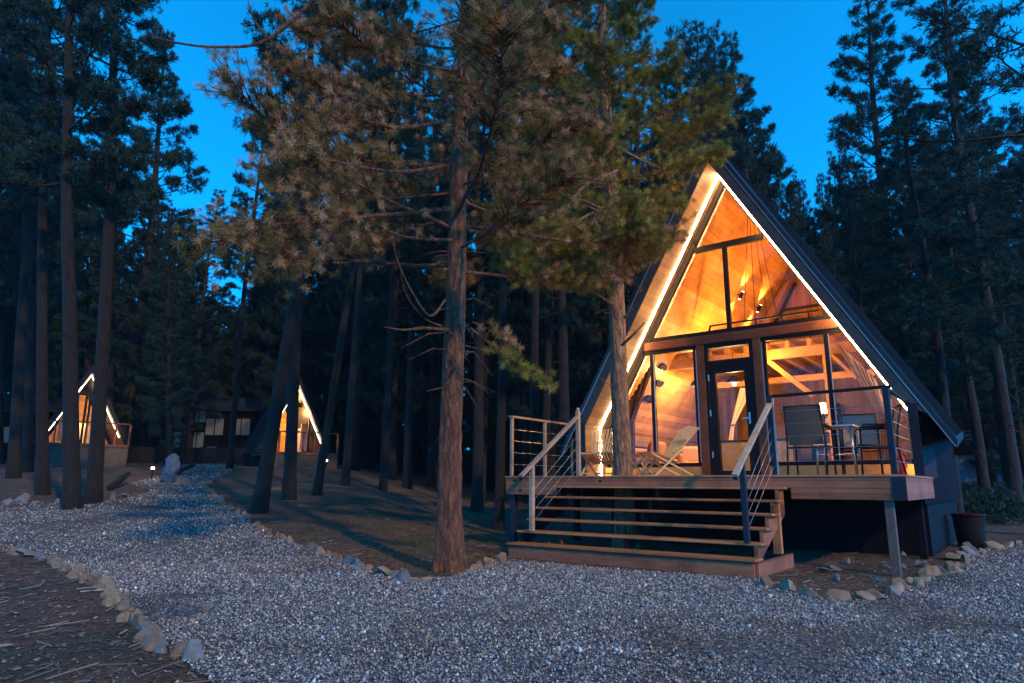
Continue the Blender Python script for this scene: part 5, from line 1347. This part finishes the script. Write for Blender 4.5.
def far_house():
    x, y = col_pt(1010, 40); z = ground_z(x, y); c = thing('house', 'pale bluish house with a lit eave glimpsed behind the right fence', 'house', (x, y, z), None, face)
    mb = MB(); mb.box(-3.4, 3.4, 0, 5, -.5, 2.9); mb.build('wall', M['blue_wall'], c, local=True)
    mb = MB(); mb.prism([(-3.8, 2.9), (3.8, 2.9), (3.2, 4.1), (-3.2, 4.1)], -.5, 5.4); mb.build('roof', M['blue_wall'], c, local=True)
    mb = MB(); mb.box(-3.8, 3.8, -.56, -.51, 2.86, 2.98); mb.build('eave', M['white_cloth'], c, local=True)
    for a in (-2.2, .4):
        mb = MB(); mb.box(a, a+1.1, -.05, -.003, 1.1, 2.2); w_ = mb.build('window', M['dark_metal'], c, local=True)
        mb = MB(); mb.box(a+.07, a+1.03, -.07, -.052, 1.17, 2.13); mb.build('pane', M['win_pale'], w_, local=True)
far_house()
rr = random.Random(12); loose = []
for i in range(16):
    x = rr.uniform(1.75, 2.75); y = rr.uniform(-.9, 1.6) if i > 3 else rr.uniform(2.2, 5); 
    if i <= 3: x = rr.uniform(2.3, 3.3)
    s_ = rr.uniform(.3, .75); me = ROCKS[rr.randrange(8)]; o = bpy.data.objects.new('rubble_stone', me); COL.objects.link(o)
    o.location = (x, y, ground_z(x, y)+.03*s_); o.scale = (s_, s_, s_*rr.uniform(.8, 1.4)); o.rotation_euler = (rr.uniform(-.4, .4), rr.uniform(-.4, .4), rr.uniform(0, 6))
    o.material_slots[0].link = 'OBJECT'; o.material_slots[0].material = M['rock2']
    loose.append((pix(x, y, -1.1)[0], o))
loose.sort(key=lambda t: t[0])
for i, (_, o) in enumerate(loose): tag(o, f'loose grey stone on the soil by the right deck end, {ordinal(i+1)} from the left', 'stone', 'loose stones under the deck')
# young shrubs on the right, by the fence
def shrub(label, px, F, h, r_, seed, n=260):
    x, y = col_pt(px, F); z = ground_z(x, y); c = thing('shrub', label, 'shrub', (x, y, z), 'shrubs at the right')
    rng = np.random.default_rng(seed); u = rng.random(n); rad = r_*np.sqrt(rng.random(n))*(1-.5*u); a = rng.uniform(0, 6.28, n)
    tp = np.stack([rad*np.cos(a), rad*np.sin(a), u*h], 1); td = rng.normal(size=(n, 3)); td[:, 2] = abs(td[:, 2])+.4; td /= np.linalg.norm(td, axis=1)[:, None]
    V_ = tufts(tp, td, rng, .2, .035, 9); cm = np_mesh('foliage', V_, np.arange(len(V_)).reshape(-1, 4), 4, False, np.repeat(rng.random(n), 9)); cm.materials.append(M['fol']); link('foliage', cm, None, c)
    mb = MB()
    for k in range(7): a_ = k*.9; mb.tube([(0, 0, -.05), (math.cos(a_)*r_*.3, math.sin(a_)*r_*.3, h*.5), (math.cos(a_)*r_*.6, math.sin(a_)*r_*.6, h*.9)], [.015, .01, .004], 5)
    mb.build('stem', M['bark_far'], c, local=True)
shrub('low dark shrub beside the bin', 990, 19, .8, 1.1, 51); shrub('low dark shrub before the pale fence', 1020, 23, 1.0, 1.3, 52, 320); shrub('low dark shrub behind the cabin corner', 965, 26, 1.0, 1.2, 53, 300)

# ------------------------------------------------------------------ thin evening haze
HAZE = True
if HAZE:
    mb = MB(); mb.box(-175, 125, -90, 175, -4, 34)
    hm = bpy.data.materials.new('evening_haze'); hm.use_nodes = True; hn = hm.node_tree; hn.nodes.clear()
    ho = hn.nodes.new('ShaderNodeOutputMaterial'); pv = hn.nodes.new('ShaderNodeVolumePrincipled')
    pv.inputs['Color'].default_value = (.55, .78, .95, 1); pv.inputs['Density'].default_value = 0.0005; pv.inputs['Anisotropy'].default_value = .2
    hn.links.new(pv.outputs[0], ho.inputs['Volume'])
    tag(mb.build('haze', hm), 'thin blue evening haze hanging between the pines', None, None, 'stuff')
